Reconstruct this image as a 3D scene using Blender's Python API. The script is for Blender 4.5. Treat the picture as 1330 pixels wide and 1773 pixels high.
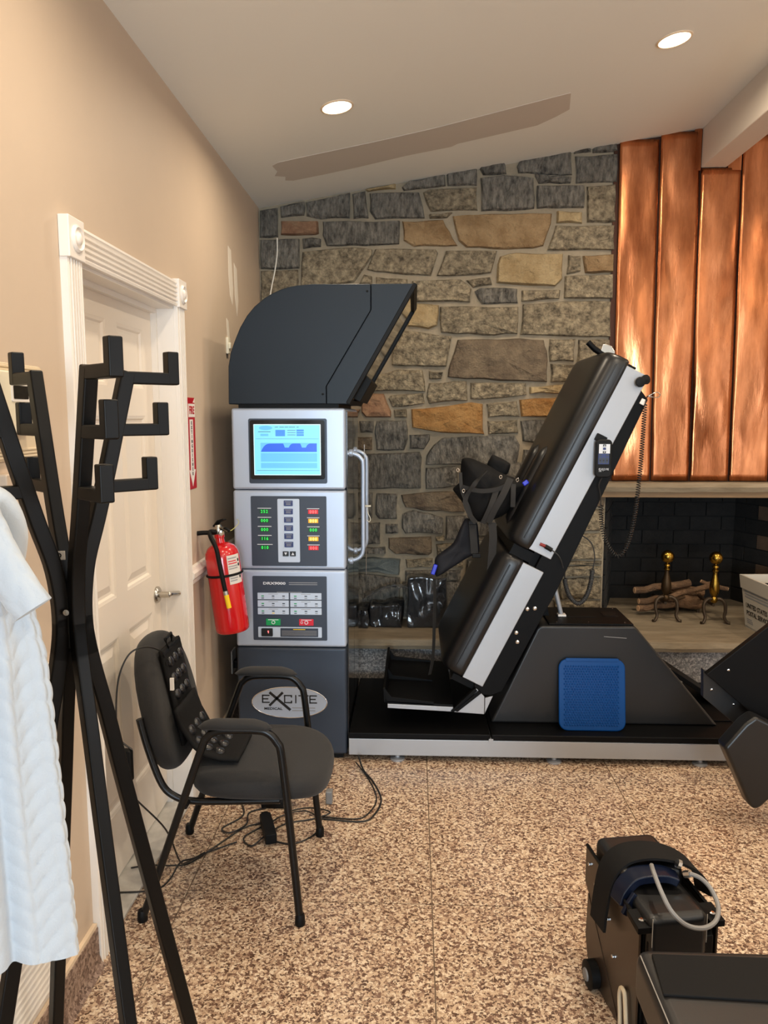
import bpy, bmesh, math, random
from mathutils import Vector, Matrix, noise

# ---------------------------------------------------------------- scene, camera, world, lights, exposure
scn = bpy.context.scene
for o in list(bpy.data.objects):
    bpy.data.objects.remove(o)
COL = scn.collection
R = math.radians

scn.view_settings.view_transform = 'Standard'
scn.view_settings.look = 'None'
scn.view_settings.gamma = 1.0
scn.view_settings.use_curve_mapping = False
scn.view_settings.exposure = 0.10

cam_d = bpy.data.cameras.new('camera')
cam = bpy.data.objects.new('camera', cam_d)
COL.objects.link(cam)
cam.location = (0, 0, 1.60)
cam.rotation_euler = (R(90 - 7.125), 0, R(2.217))
cam_d.sensor_fit = 'VERTICAL'
cam_d.sensor_height = 36.0
cam_d.lens = 1332.0 / 1773.0 * 36.0
cam_d.clip_start = 0.05
scn.camera = cam

world = bpy.data.worlds.new('world')
scn.world = world
world.use_nodes = True
bg = world.node_tree.nodes['Background']
bg.inputs[0].default_value = (0.75, 0.87, 1.0, 1)
bg.inputs[1].default_value = 0.6

def area(name, loc, rot, size, size_y, power, color, shape='RECTANGLE', spread=None):
    d = bpy.data.lights.new(name, 'AREA')
    d.shape = shape
    d.size = size
    d.size_y = size_y
    d.energy = power
    d.color = color
    if spread:
        d.spread = R(spread)
    o = bpy.data.objects.new(name, d)
    o.location = loc
    o.rotation_euler = rot
    COL.objects.link(o)
    return o

# daylight coming in through the windows behind the camera
area('daylight_rear_window', (0.25, -6.4, 1.58), (R(90), 0, 0), 2.3, 1.65, 330, (0.70, 0.86, 1.0))
area('daylight_side_window', (4.55, -0.6, 1.6), (R(90), 0, R(90)), 2.0, 1.5, 42, (0.8, 0.9, 1.0))

LAMP_POWER = 12.0
LAMP_POWER_OPEN_SIDE = 21.0
LAMP_COLOR = (1.0, 0.84, 0.64)

# ---------------------------------------------------------------- helpers: materials
def lin(c):
    return tuple(((v / 255.0) / 12.92 if v <= 10 else (((v / 255.0) + 0.055) / 1.055) ** 2.4) for v in c)

MATS = {}
def mat(name, col, rough=0.5, metal=0.0, bump=None, var=None, rand=0.0, emit=0.0, coat=0.0, sheen=0.0, spec=None, stretch=None, rvar=None):
    """col is 8-bit sRGB; bump=(scale, strength, distance); var=(scale, amount, other_colour or None)"""
    m = bpy.data.materials.new(name)
    m.use_nodes = True
    nt = m.node_tree
    N, L = nt.nodes, nt.links
    b = N['Principled BSDF']
    c = lin(col)
    b.inputs['Base Color'].default_value = (*c, 1)
    b.inputs['Roughness'].default_value = rough
    b.inputs['Metallic'].default_value = metal
    if spec is not None:
        b.inputs['Specular IOR Level'].default_value = spec
    if coat:
        b.inputs['Coat Weight'].default_value = coat
        b.inputs['Coat Roughness'].default_value = 0.08
    if sheen:
        b.inputs['Sheen Weight'].default_value = sheen
    if emit:
        b.inputs['Emission Color'].default_value = (*c, 1)
        b.inputs['Emission Strength'].default_value = emit
    vec = None
    if bump or var or rvar:
        tc = N.new('ShaderNodeTexCoord')
        mp = N.new('ShaderNodeMapping')
        if stretch:
            mp.inputs['Scale'].default_value = stretch
        L.new(tc.outputs['Object'], mp.inputs['Vector'])
        if rand:
            oi = N.new('ShaderNodeObjectInfo')
            cb = N.new('ShaderNodeMath'); cb.operation = 'MULTIPLY'; cb.inputs[1].default_value = 17.0
            L.new(oi.outputs['Random'], cb.inputs[0])
            L.new(cb.outputs[0], mp.inputs['Location'])
        vec = mp.outputs['Vector']
    csock = None
    if var:
        nz = N.new('ShaderNodeTexNoise')
        nz.inputs['Scale'].default_value = var[0]
        nz.inputs['Detail'].default_value = 6
        nz.inputs['Roughness'].default_value = 0.65
        L.new(vec, nz.inputs['Vector'])
        rp = N.new('ShaderNodeValToRGB')
        rp.color_ramp.elements[0].position = 0.32
        rp.color_ramp.elements[1].position = 0.68
        a = var[1]
        rp.color_ramp.elements[0].color = (*[v * (1 - a) for v in c], 1)
        o = lin(var[2]) if len(var) > 2 and var[2] else [min(1, v * (1 + a)) for v in c]
        rp.color_ramp.elements[1].color = (*o, 1)
        L.new(nz.outputs['Fac'], rp.inputs['Fac'])
        csock = rp.outputs['Color']
    if rand:
        oi = N.new('ShaderNodeObjectInfo')
        mr = N.new('ShaderNodeMapRange')
        mr.inputs['To Min'].default_value = 1 - rand
        mr.inputs['To Max'].default_value = 1 + rand
        L.new(oi.outputs['Random'], mr.inputs['Value'])
        hs = N.new('ShaderNodeHueSaturation')
        L.new(mr.outputs['Result'], hs.inputs['Value'])
        if csock:
            L.new(csock, hs.inputs['Color'])
        else:
            hs.inputs['Color'].default_value = (*c, 1)
        csock = hs.outputs['Color']
    if csock:
        L.new(csock, b.inputs['Base Color'])
    if rvar:
        nz = N.new('ShaderNodeTexNoise')
        nz.inputs['Scale'].default_value = rvar[0]
        nz.inputs['Detail'].default_value = 5
        L.new(vec, nz.inputs['Vector'])
        mr = N.new('ShaderNodeMapRange')
        mr.inputs['From Min'].default_value = 0.3
        mr.inputs['From Max'].default_value = 0.7
        mr.inputs['To Min'].default_value = rvar[1]
        mr.inputs['To Max'].default_value = rvar[2]
        L.new(nz.outputs['Fac'], mr.inputs['Value'])
        L.new(mr.outputs['Result'], b.inputs['Roughness'])
    if bump:
        nz = N.new('ShaderNodeTexNoise')
        nz.inputs['Scale'].default_value = bump[0]
        nz.inputs['Detail'].default_value = 8
        nz.inputs['Roughness'].default_value = 0.62
        L.new(vec, nz.inputs['Vector'])
        bp = N.new('ShaderNodeBump')
        bp.inputs['Strength'].default_value = bump[1]
        bp.inputs['Distance'].default_value = bump[2]
        L.new(nz.outputs['Fac'], bp.inputs['Height'])
        L.new(bp.outputs['Normal'], b.inputs['Normal'])
    MATS[name] = m
    return m

def terrazzo(name, scale, cols, rough):
    m = bpy.data.materials.new(name)
    m.use_nodes = True
    nt = m.node_tree
    N, L = nt.nodes, nt.links
    b = N['Principled BSDF']
    b.inputs['Roughness'].default_value = rough
    ge = N.new('ShaderNodeNewGeometry')
    dn = N.new('ShaderNodeTexNoise'); dn.inputs['Scale'].default_value = scale * 0.9; dn.inputs['Detail'].default_value = 2
    L.new(ge.outputs['Position'], dn.inputs['Vector'])
    ad = N.new('ShaderNodeVectorMath'); ad.operation = 'MULTIPLY_ADD'
    ad.inputs[1].default_value = (0.018, 0.018, 0.018)
    L.new(dn.outputs['Color'], ad.inputs[0]); L.new(ge.outputs['Position'], ad.inputs[2])
    vo = N.new('ShaderNodeTexVoronoi'); vo.inputs['Scale'].default_value = scale
    L.new(ad.outputs[0], vo.inputs['Vector'])
    sp = N.new('ShaderNodeSeparateColor'); L.new(vo.outputs['Color'], sp.inputs[0])
    rp = N.new('ShaderNodeValToRGB'); rp.color_ramp.interpolation = 'CONSTANT'
    el = rp.color_ramp.elements
    while len(el) < len(cols):
        el.new(0.5)
    for e, (p, c) in zip(el, cols):
        e.position = p
        e.color = (*lin(c), 1)
    L.new(sp.outputs[0], rp.inputs['Fac'])
    big = N.new('ShaderNodeTexNoise'); big.inputs['Scale'].default_value = 2.2; big.inputs['Detail'].default_value = 3
    L.new(ge.outputs['Position'], big.inputs['Vector'])
    mr = N.new('ShaderNodeMapRange'); mr.inputs['To Min'].default_value = 0.86; mr.inputs['To Max'].default_value = 1.12
    L.new(big.outputs['Fac'], mr.inputs['Value'])
    hs = N.new('ShaderNodeHueSaturation'); L.new(rp.outputs['Color'], hs.inputs['Color']); L.new(mr.outputs['Result'], hs.inputs['Value'])
    L.new(hs.outputs['Color'], b.inputs['Base Color'])
    return m

# ---------------------------------------------------------------- helpers: geometry
def root_loc(o):
    while o.parent:
        o = o.parent
    return Vector(o.location)

class MB:
    def __init__(s):
        s.v, s.f = [], []
    def add(s, vs, fs):
        n = len(s.v)
        s.v += [tuple(v) for v in vs]
        s.f += [tuple(i + n for i in f) for f in fs]
        return s
    def box(s, x0, x1, y0, y1, z0, z1):
        vs = [(x, y, z) for x in (x0, x1) for y in (y0, y1) for z in (z0, z1)]
        return s.add(vs, [(0, 1, 3, 2), (4, 6, 7, 5), (0, 4, 5, 1), (2, 3, 7, 6), (0, 2, 6, 4), (1, 5, 7, 3)])
    def obox(s, c, ax, ay, az, hx, hy, hz):
        """oriented box: centre, three unit axes, half sizes"""
        c, ax, ay, az = Vector(c), Vector(ax), Vector(ay), Vector(az)
        vs = [c + ax * i * hx + ay * j * hy + az * k * hz for i in (-1, 1) for j in (-1, 1) for k in (-1, 1)]
        return s.add(vs, [(0, 1, 3, 2), (4, 6, 7, 5), (0, 4, 5, 1), (2, 3, 7, 6), (0, 2, 6, 4), (1, 5, 7, 3)])
    def prism(s, poly, fn, d0, d1):
        """extrude a 2D outline; fn(a, b, d) gives the 3D point"""
        n = len(poly)
        vs = [fn(a, b, d0) for a, b in poly] + [fn(a, b, d1) for a, b in poly]
        fs = [tuple(range(n)), tuple(range(2 * n - 1, n - 1, -1))]
        fs += [(i, i + n, (i + 1) % n + n, (i + 1) % n) for i in range(n)]
        return s.add(vs, fs)
    def tube(s, path, r, seg=8, cap=True, closed=False):
        P = [Vector(p) for p in path]
        n = len(P)
        rr = r if isinstance(r, (list, tuple)) else [r] * n
        up = None
        rings = []
        for i in range(n):
            if closed:
                t = P[(i + 1) % n] - P[i - 1]
            else:
                t = P[min(i + 1, n - 1)] - P[max(i - 1, 0)]
            if t.length < 1e-9:
                t = Vector((0, 0, 1))
            t.normalize()
            if up is None:
                a = Vector((0, 0, 1)) if abs(t.z) < 0.9 else Vector((0, 1, 0))
                up = (a - t * a.dot(t)).normalized()
            else:
                up = up - t * up.dot(t)
                up = up.normalized() if up.length > 1e-6 else t.orthogonal().normalized()
            sd = t.cross(up)
            rings.append([P[i] + (up * math.cos(2 * math.pi * k / seg) + sd * math.sin(2 * math.pi * k / seg)) * rr[i] for k in range(seg)])
        vs = [v for rg in rings for v in rg]
        fs = []
        for i in range(n if closed else n - 1):
            a, b = i * seg, ((i + 1) % n) * seg
            for k in range(seg):
                k2 = (k + 1) % seg
                fs.append((a + k, a + k2, b + k2, b + k))
        if cap and not closed:
            fs.append(tuple(range(seg - 1, -1, -1)))
            fs.append(tuple((n - 1) * seg + k for k in range(seg)))
        return s.add(vs, fs)
    def ribbon(s, path, wdir, w, th, ndir=None):
        """flat strap along a path; wdir = width direction, th = thickness"""
        P = [Vector(p) for p in path]
        n = len(P)
        vs = []
        for i in range(n):
            t = (P[min(i + 1, n - 1)] - P[max(i - 1, 0)]).normalized()
            wd = Vector(wdir) if not callable(wdir) else Vector(wdir(i / (n - 1)))
            wd = (wd - t * wd.dot(t)).normalized()
            nd = t.cross(wd)
            for a, b in ((-1, -1), (1, -1), (1, 1), (-1, 1)):
                vs.append(P[i] + wd * a * w / 2 + nd * b * th / 2)
        fs = []
        for i in range(n - 1):
            for k in range(4):
                k2 = (k + 1) % 4
                fs.append((i * 4 + k, i * 4 + k2, i * 4 + 4 + k2, i * 4 + 4 + k))
        fs += [(3, 2, 1, 0), tuple((n - 1) * 4 + k for k in range(4))]
        return s.add(vs, fs)
    def lathe(s, prof, org, axis=(0, 0, 1), seg=24):
        """prof = [(radius, height)] along axis"""
        ax = Vector(axis).normalized()
        u = ax.orthogonal().normalized()
        w = ax.cross(u)
        o = Vector(org)
        vs = []
        for r, h in prof:
            for k in range(seg):
                a = 2 * math.pi * k / seg
                vs.append(o + ax * h + (u * math.cos(a) + w * math.sin(a)) * r)
        fs = []
        for i in range(len(prof) - 1):
            for k in range(seg):
                k2 = (k + 1) % seg
                fs.append((i * seg + k, i * seg + k2, (i + 1) * seg + k2, (i + 1) * seg + k))
        fs.append(tuple(range(seg - 1, -1, -1)))
        fs.append(tuple((len(prof) - 1) * seg + k for k in range(seg)))
        return s.add(vs, fs)
    def grid(s, fn, nu, nv, wrap=False):
        vs = [fn(i / nu, j / nv) for j in range(nv + 1) for i in range(nu + (0 if wrap else 1))]
        m = nu if wrap else nu + 1
        fs = []
        for j in range(nv):
            for i in range(nu):
                i2 = (i + 1) % m
                fs.append((j * m + i, j * m + i2, (j + 1) * m + i2, (j + 1) * m + i))
        return s.add(vs, fs)
    def build(s, name, material, parent=None, smooth=False, bevel=0.0, seg=2, subsurf=0, solid=0.0, angle=40):
        vs = [Vector(v) for v in s.v]
        if parent:
            org = root_loc(parent)
        else:
            xs = [v.x for v in vs]; ys = [v.y for v in vs]; zs = [v.z for v in vs]
            org = Vector(((min(xs) + max(xs)) / 2, (min(ys) + max(ys)) / 2, min(zs)))
        me = bpy.data.meshes.new(name)
        me.from_pydata([tuple(v - org) for v in vs], [], s.f)
        bm = bmesh.new(); bm.from_mesh(me)
        bmesh.ops.recalc_face_normals(bm, faces=bm.faces)
        bm.to_mesh(me); bm.free()
        o = bpy.data.objects.new(name, me)
        COL.objects.link(o)
        me.materials.append(material)
        if parent:
            o.parent = parent
        else:
            o.location = org
        if smooth or bevel or subsurf:
            for p in me.polygons:
                p.use_smooth = True
            if smooth and not bevel and not subsurf:
                me.set_sharp_from_angle(angle=R(angle))
        if solid:
            md = o.modifiers.new('solid', 'SOLIDIFY'); md.thickness = solid; md.offset = 0
        if bevel:
            md = o.modifiers.new('bevel', 'BEVEL'); md.width = bevel; md.segments = seg
            md.limit_method = 'ANGLE'; md.angle_limit = R(35); md.harden_normals = True
        if subsurf:
            md = o.modifiers.new('sub', 'SUBSURF'); md.levels = subsurf; md.render_levels = subsurf
        return o

def thing(name, label, cat, loc, group=None):
    o = bpy.data.objects.new(name, None)
    COL.objects.link(o)
    o.location = loc
    o.empty_display_size = 0.05
    o['label'] = label
    o['category'] = cat
    if group:
        o['group'] = group
    return o

def tag(o, label, cat, group=None):
    o['label'] = label
    o['category'] = cat
    if group:
        o['group'] = group
    return o

def struct(o, label=None):
    o['kind'] = 'structure'
    if label:
        o['label'] = label
    return o

TEXTS = []
FRONT = (R(90), 0, 0)          # lettering facing the room (towards -Y)
LEFTW = (R(90), 0, R(90))      # lettering on the wall at the door side (facing +X)
def text(name, s, loc, size, rot, material, parent, sx=1.0, align='CENTER', bold=0.0, spacing=1.0):
    c = bpy.data.curves.new(name, 'FONT')
    c.body = s
    c.size = size
    c.align_x = align
    c.align_y = 'CENTER'
    c.extrude = 0.0004
    c.offset = bold
    c.space_character = spacing
    c.resolution_u = 2
    o = bpy.data.objects.new(name, c)
    COL.objects.link(o)
    c.materials.append(material)
    TEXTS.append(o)
    o.parent = parent
    o.location = Vector(loc) - root_loc(parent)
    o.rotation_euler = rot
    o.scale = (sx, 1, 1)
    return o

def catmull(pts, k=8, closed=False):
    P = [Vector(p) for p in pts]
    n = len(P)
    out = []
    rng = range(n if closed else n - 1)
    for i in rng:
        if closed:
            a, b, c, d = P[i - 1], P[i], P[(i + 1) % n], P[(i + 2) % n]
        else:
            a, b, c, d = P[max(i - 1, 0)], P[i], P[i + 1], P[min(i + 2, n - 1)]
        for j in range(k):
            t = j / k
            out.append(0.5 * ((2 * b) + (c - a) * t + (2 * a - 5 * b + 4 * c - d) * t * t + (3 * b - a - 3 * c + d) * t ** 3))
    if not closed:
        out.append(P[-1])
    return out

def rrect(x0, x1, z0, z1, r, k=5):
    pts = []
    for cx, cz, a0 in ((x1 - r, z1 - r, 0), (x0 + r, z1 - r, 90), (x0 + r, z0 + r, 180), (x1 - r, z0 + r, 270)):
        for i in range(k + 1):
            a = R(a0 + 90 * i / k)
            pts.append((cx + r * math.cos(a), cz + r * math.sin(a)))
    return pts

def fr(y):
    """outline in X-Z, extruded along Y"""
    return lambda a, b, d: (a, d, b)

def nz(x, y, z, s=1.0):
    return noise.noise(Vector((x * s, y * s, z * s)))

# ---------------------------------------------------------------- materials
m_wall = mat('wall_paint', (198, 179, 158), 0.62, bump=(160, 0.06, 0.002), var=(1.2, 0.03))
m_ceil = mat('ceiling_paint', (238, 238, 232), 0.75, bump=(120, 0.05, 0.002))
m_patch = mat('ceiling_patch_paint', (206, 198, 188), 0.7)
m_beam = mat('beam_paint', (218, 208, 196), 0.6)
m_white = mat('white_trim_paint', (236, 230, 222), 0.35)
m_door = mat('door_paint', (232, 222, 208), 0.4)
m_chip = mat('bare_plaster', (226, 216, 200), 0.8)
m_floor = terrazzo('terrazzo_floor', 150, [(0.0, (88, 64, 50)), (0.17, (120, 92, 76)), (0.36, (168, 140, 116)), (0.55, (198, 172, 144)), (0.82, (220, 200, 174))], 0.3)
m_cove = terrazzo('terrazzo_cove', 120, [(0.0, (96, 76, 66)), (0.3, (128, 106, 94)), (0.65, (156, 134, 120))], 0.4)
m_riser = terrazzo('hearth_riser', 130, [(0.0, (84, 82, 82)), (0.35, (112, 110, 108)), (0.7, (146, 142, 138))], 0.6)
m_joint = mat('floor_joint', (120, 100, 82), 0.7)
m_cap = mat('cove_cap', (222, 200, 172), 0.5)
m_marble = mat('marble_threshold', (200, 196, 188), 0.3, var=(7, 0.25), stretch=(1, 1, 1))
m_grout = mat('grout', (144, 131, 110), 0.95, bump=(60, 0.5, 0.01), var=(9, 0.15))
STONE = {
    'g': mat('stone_grey', (105, 100, 92), 0.9, bump=(20, 1.0, 0.09), var=(26, 0.5, (160, 153, 140)), rand=0.13, stretch=(1.6, 1, 0.6)),
    'b': mat('stone_buff', (128, 114, 92), 0.9, bump=(24, 1.0, 0.09), var=(30, 0.5, (200, 182, 150)), rand=0.12),
    't': mat('stone_tan', (172, 144, 100), 0.88, bump=(11, 1.0, 0.07), var=(8, 0.25, (186, 164, 124)), rand=0.06),
    'o': mat('stone_ochre', (150, 116, 76), 0.88, bump=(11, 1.0, 0.07), var=(7, 0.32, (170, 142, 104)), rand=0.08),
    'y': mat('stone_rust', (176, 118, 54), 0.85, bump=(11, 1.0, 0.07), var=(8, 0.4, (178, 136, 82)), rand=0.05),
    'r': mat('stone_red', (140, 98, 72), 0.88, bump=(16, 0.9, 0.03), var=(12, 0.3, (156, 122, 92)), rand=0.06),
    'n': mat('stone_brown', (112, 94, 76), 0.9, bump=(12, 1.0, 0.08), var=(8, 0.3, (140, 122, 98)), rand=0.06),
    'k': mat('stone_slate', (88, 94, 92), 0.85, bump=(14, 0.8, 0.03), var=(9, 0.25), rand=0.05),
}
m_slab = mat('hearth_slab', (124, 108, 84), 0.8, bump=(9, 0.6, 0.02), var=(6, 0.35, (146, 132, 110)), stretch=(0.35, 1.3, 1.6))
m_soot = mat('soot_brick', (17, 16, 15), 0.95, bump=(30, 0.5, 0.01), var=(6, 0.5, (28, 26, 24)), rand=0.25)
m_fbrick = mat('fire_brick', (84, 66, 52), 0.9, bump=(30, 0.5, 0.01), var=(8, 0.3), rand=0.15)
m_fmort = mat('fire_mortar', (14, 13, 12), 0.95)
m_lintel = mat('lintel_wood', (146, 116, 82), 0.7, var=(6, 0.2), stretch=(0.3, 2, 2))
m_copper = mat('copper_sheet', (188, 106, 66), 0.25, metal=1.0, bump=(3.0, 0.16, 0.03), var=(2.6, 0.55, (222, 146, 98)), rvar=(3, 0.14, 0.42), stretch=(2.0, 1, 0.45))
m_copperd = mat('copper_seam', (64, 40, 30), 0.5, metal=0.8)
m_black = mat('black_wood', (10, 9, 8), 0.4, var=(3, 0.1), spec=0.22)
m_edge = mat('black_powder_coat', (8, 8, 9), 0.5, spec=0.12)
m_blackm = mat('black_metal_tube', (9, 9, 10), 0.34, spec=0.35)
m_fabric = mat('black_fabric', (28, 27, 27), 0.85, bump=(420, 0.5, 0.002), sheen=0.08)
m_vinyl = mat('black_vinyl', (15, 15, 16), 0.36, bump=(150, 0.1, 0.002))
m_vinyl2 = mat('charcoal_vinyl', (32, 30, 29), 0.42, bump=(130, 0.1, 0.002))
m_strap = mat('black_webbing', (12, 11, 11), 0.8, spec=0.25, bump=(300, 0.3, 0.001))
m_web = mat('strap_webbing', (30, 28, 26), 0.8, bump=(300, 0.3, 0.001))
m_navy = mat('navy_neoprene', (10, 11, 20), 0.75)
m_hood = mat('hood_charcoal', (18, 28, 37), 0.45, metal=0.1, spec=0.3)
m_hoodg = mat('hood_glass', (22, 24, 28), 0.06, metal=0.2, coat=1.0)
m_silver = mat('silver_panel', (176, 188, 206), 0.36, metal=0.35)
m_rail = mat('brushed_aluminium', (166, 168, 172), 0.38, metal=0.4)
m_chrome = mat('chrome', (220, 220, 220), 0.12, metal=1.0)
m_nickel = mat('satin_nickel', (190, 186, 178), 0.25, metal=1.0)
m_dgrey = mat('console_grey', (50, 59, 72), 0.4, metal=0.3)
m_house = mat('housing_grey', (44, 44, 45), 0.36, metal=0.4)
m_plate = mat('control_plate', (46, 55, 70), 0.45)
m_plate2 = mat('control_strip', (190, 204, 222), 0.4)
m_bezel = mat('screen_bezel', (16, 17, 19), 0.12)
m_btn = mat('blue_button', (32, 48, 104), 0.4)
m_kbtn = mat('black_button', (16, 18, 22), 0.4)
m_print = mat('white_print', (212, 216, 222), 0.5)
m_printk = mat('black_print', (18, 18, 20), 0.5)
m_printg = mat('grey_print', (140, 142, 146), 0.5)
m_green_led = mat('green_led', (50, 240, 90), 0.5, emit=0.9)
m_red_led = mat('red_led', (255, 120, 120), 0.5, emit=0.9)
m_yel_led = mat('yellow_led', (255, 245, 150), 0.5, emit=0.9)
m_gdisp = mat('green_display', (4, 66, 26), 0.3, emit=0.25)
m_rdisp = mat('red_display', (190, 12, 26), 0.3, emit=0.35)
m_ydisp = mat('yellow_display', (214, 158, 10), 0.3, emit=0.35)
m_scr = mat('screen_white', (120, 206, 232), 0.3, emit=0.5)
m_scr_pale = mat('screen_pale_blue', (92, 176, 228), 0.3, emit=0.5)
m_scr_blue = mat('screen_blue', (36, 88, 208), 0.3, emit=0.55)
m_scr_mid = mat('screen_mid_blue', (60, 130, 214), 0.3, emit=0.5)
m_scr_ink = mat('screen_ink', (50, 90, 130), 0.3, emit=0.5)
m_scr_rim = mat('screen_rim', (200, 236, 248), 0.3, emit=0.6)
m_gbtn = mat('green_key', (10, 150, 80), 0.4)
m_rbtn = mat('red_key', (206, 28, 50), 0.4)
m_red = mat('extinguisher_red', (196, 10, 18), 0.22, coat=0.6)
m_signr = mat('sign_red', (176, 22, 36), 0.4)
m_signw = mat('sign_white', (236, 228, 220), 0.4)
m_label = mat('paper_label', (214, 208, 200), 0.55)
m_yellow = mat('yellow_plastic', (240, 200, 20), 0.4)
m_rubber = mat('black_rubber', (9, 9, 9), 0.55, spec=0.2)
m_greyp = mat('grey_plastic', (120, 120, 120), 0.4)
m_hose = mat('grey_hose', (126, 124, 122), 0.42)
m_coilg = mat('dark_grey_cable', (36, 37, 38), 0.5)
m_coil = mat('black_cable', (22, 22, 22), 0.42)
m_blue = mat('blue_plastic', (0, 60, 120), 0.4, spec=0.2)
m_bluec = mat('blue_clip', (28, 44, 190), 0.35)
m_cuff = mat('navy_cuff', (7, 16, 36), 0.35, spec=0.3)
m_brass = mat('brass', (168, 134, 58), 0.25, metal=1.0, var=(20, 0.2))
m_brassd = mat('tarnished_brass', (70, 54, 36), 0.45, metal=0.8)
m_iron = mat('old_iron', (74, 62, 50), 0.5, metal=0.7)
m_bark = mat('log_bark', (120, 92, 68), 0.9, bump=(40, 1.0, 0.02), var=(20, 0.4), rand=0.25, stretch=(1, 1, 1))
m_cut = mat('log_end', (190, 150, 112), 0.85)
m_tote = mat('corrugated_plastic', (196, 190, 178), 0.5)
m_robe = mat('white_plush', (184, 194, 204), 0.9, bump=(260, 0.35, 0.003), sheen=0.5)
m_plas = mat('black_shrink_wrap', (26, 28, 32), 0.12, bump=(18, 1.0, 0.03), coat=1.0, stretch=(1.6, 1, 0.6))
m_clear = mat('clear_bag', (96, 98, 100), 0.1, bump=(14, 1.0, 0.04), coat=1.0)
m_cream = mat('cream_plastic', (228, 220, 196), 0.4)
m_frame = mat('cream_frame', (214, 196, 166), 0.45)
m_lamp = mat('lamp_lens', (255, 226, 178), 0.4, emit=9.0)
m_lampr = mat('lamp_ring', (236, 214, 186), 0.4)
m_vent = mat('vent_paint', (214, 206, 196), 0.45)
m_ventd = mat('vent_dark', (60, 54, 48), 0.8)
m_brown = mat('bronze_panel', (66, 54, 44), 0.32, metal=0.5)
m_beads = mat('mesh_beads', (30, 30, 32), 0.25)
m_seamw = mat('stitching', (150, 146, 140), 0.7)
m_wire = mat('white_wire', (226, 220, 206), 0.5)
m_tag = mat('yellow_string', (214, 210, 120), 0.6)
m_redtip = mat('red_connector', (120, 20, 20), 0.4)

# ================================================================= THE ROOM
random.seed(7)
WX = -0.93                    # wall with the door
YB = 4.735                    # back wall plane (grout)
RIDGE = 1.72
def ceil_z(x):
    if x <= RIDGE:
        return 2.827 + 0.158 * (x + 0.922)
    return 2.827 + 0.158 * (RIDGE + 0.922) - 0.158 * (x - RIDGE)

# floor: terrazzo slabs with thin joints
floor = struct(MB().box(-1.2, 4.7, -6.6, 4.9, -0.06, -0.004).build('floor', m_joint), 'brown and cream terrazzo floor')
xs = [-1.0] + [0.067 + 0.826 * k for k in range(-1, 6)] + [4.65]
ys = [-6.55] + [3.241 - 0.878 * k for k in range(11, -1, -1)] + [4.119, 4.75]
for i in range(len(xs) - 1):
    for j in range(len(ys) - 1):
        MB().box(xs[i] + .002, xs[i + 1] - .002, ys[j] + .002, ys[j + 1] - .002, -0.03, 0.0).build('slab', m_floor, floor)

# wall with the door (X = WX)
ZT = 3.0
D0, D1, DZ = 2.14, 3.005, 2.02
wl = MB()
wl.box(WX - .13, WX, -6.6, D0, 0, ceil_z(WX) + .05)
wl.box(WX - .13, WX, D1, 4.95, 0, ceil_z(WX) + .05)
wl.box(WX - .13, WX, D0, D1, DZ, ceil_z(WX) + .05)
wall_left = struct(wl.build('wall_left', m_wall), 'beige painted wall with the white door')
# bare plaster marks near the corner
for pts in ([(3.93, 2.44), (3.99, 2.43), (4.02, 2.25), (4.0, 2.16), (3.95, 2.2), (3.93, 2.3)],
            [(4.05, 2.38), (4.11, 2.36), (4.13, 2.2), (4.1, 2.12), (4.06, 2.2)],
            [(3.86, 2.08), (3.9, 2.07), (3.92, 1.98), (3.87, 1.99)]):
    MB().prism(pts, lambda a, b, d: (d, a, b), WX, WX + .0012).build('plaster_mark', m_chip, wall_left)
br = MB().box(WX, WX + .014, 3.835, 3.875, 1.905, 1.985)
br.box(WX, WX + .022, 3.845, 3.865, 1.93, 1.96)
tag(br.build('wall_bracket', m_cream, bevel=.003), 'small cream bracket fixed high on the beige wall beside the machine hood', 'bracket')
ou = thing('wall_outlet', 'white outlet plate low on the beige wall behind the console', 'outlet', (WX, 3.82, .28))
MB().box(WX, WX + .006, 3.78, 3.86, .285, .405).build('cover_plate', m_white, ou, bevel=.002)
MB().box(WX + .006, WX + .03, 3.80, 3.84, .31, .35).build('plug', m_rubber, ou, bevel=.003)

# cove base of terrazzo with a pale cap
for a, b, nm in ((-6.6, 2.045, 'baseboard_left'), (3.09, 4.7, 'baseboard_left')):
    cv = MB().prism([(0, 0), (.034, 0), (.022, .012), (.016, .03), (.015, .118), (0, .118)], lambda p, q, d: (WX + p, d, q), a, b)
    bb = struct(cv.build(nm, m_cove))
    MB().box(WX, WX + .012, a, b, .118, .130).build('cap', m_cap, bb)
# chair rail
for a, b in ((-6.6, 2.045), (3.09, 4.7)):
    cr = MB().prism([(0, .900), (.012, .902), (.014, .918), (.024, .930), (.026, .950), (.018, .960), (.014, .972), (0, .975)],
                    lambda p, q, d: (WX + p, d, q), a, b)
    struct(cr.build('trim_1', m_white))

# door surround: fluted casings, corner blocks, jambs
cas = bpy.data.objects.new('trim_2', None)
COL.objects.link(cas); cas.location = (WX, 2.6, 0); cas['kind'] = 'structure'
cas['label'] = 'white fluted door casing with bullseye corner blocks'
def fluted(p0, p1, w, horiz):
    """casing profile across w with raised flutes"""
    prof = [(0, 0), (0, .014)]
    n = 4
    prof = [(0, 0), (0, .020), (.008, .022), (.014, .016)]
    for i in range(n):
        c = .014 + (w - .028) * (i + .5) / n
        hw = (w - .028) / n / 2
        prof += [(c - hw * .55, .016), (c - hw * .4, .023), (c + hw * .4, .023), (c + hw * .55, .016)]
    prof += [(w - .014, .016), (w - .008, .022), (w, .020), (w, 0)]
    if horiz:
        return MB().prism(prof, lambda a, b, d: (WX + b, d, DZ - .002 + a), p0, p1)
    return prof
C0, C1 = 2.048, 3.088
cw = .092
pv = fluted(0, 0, cw, False)
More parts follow.
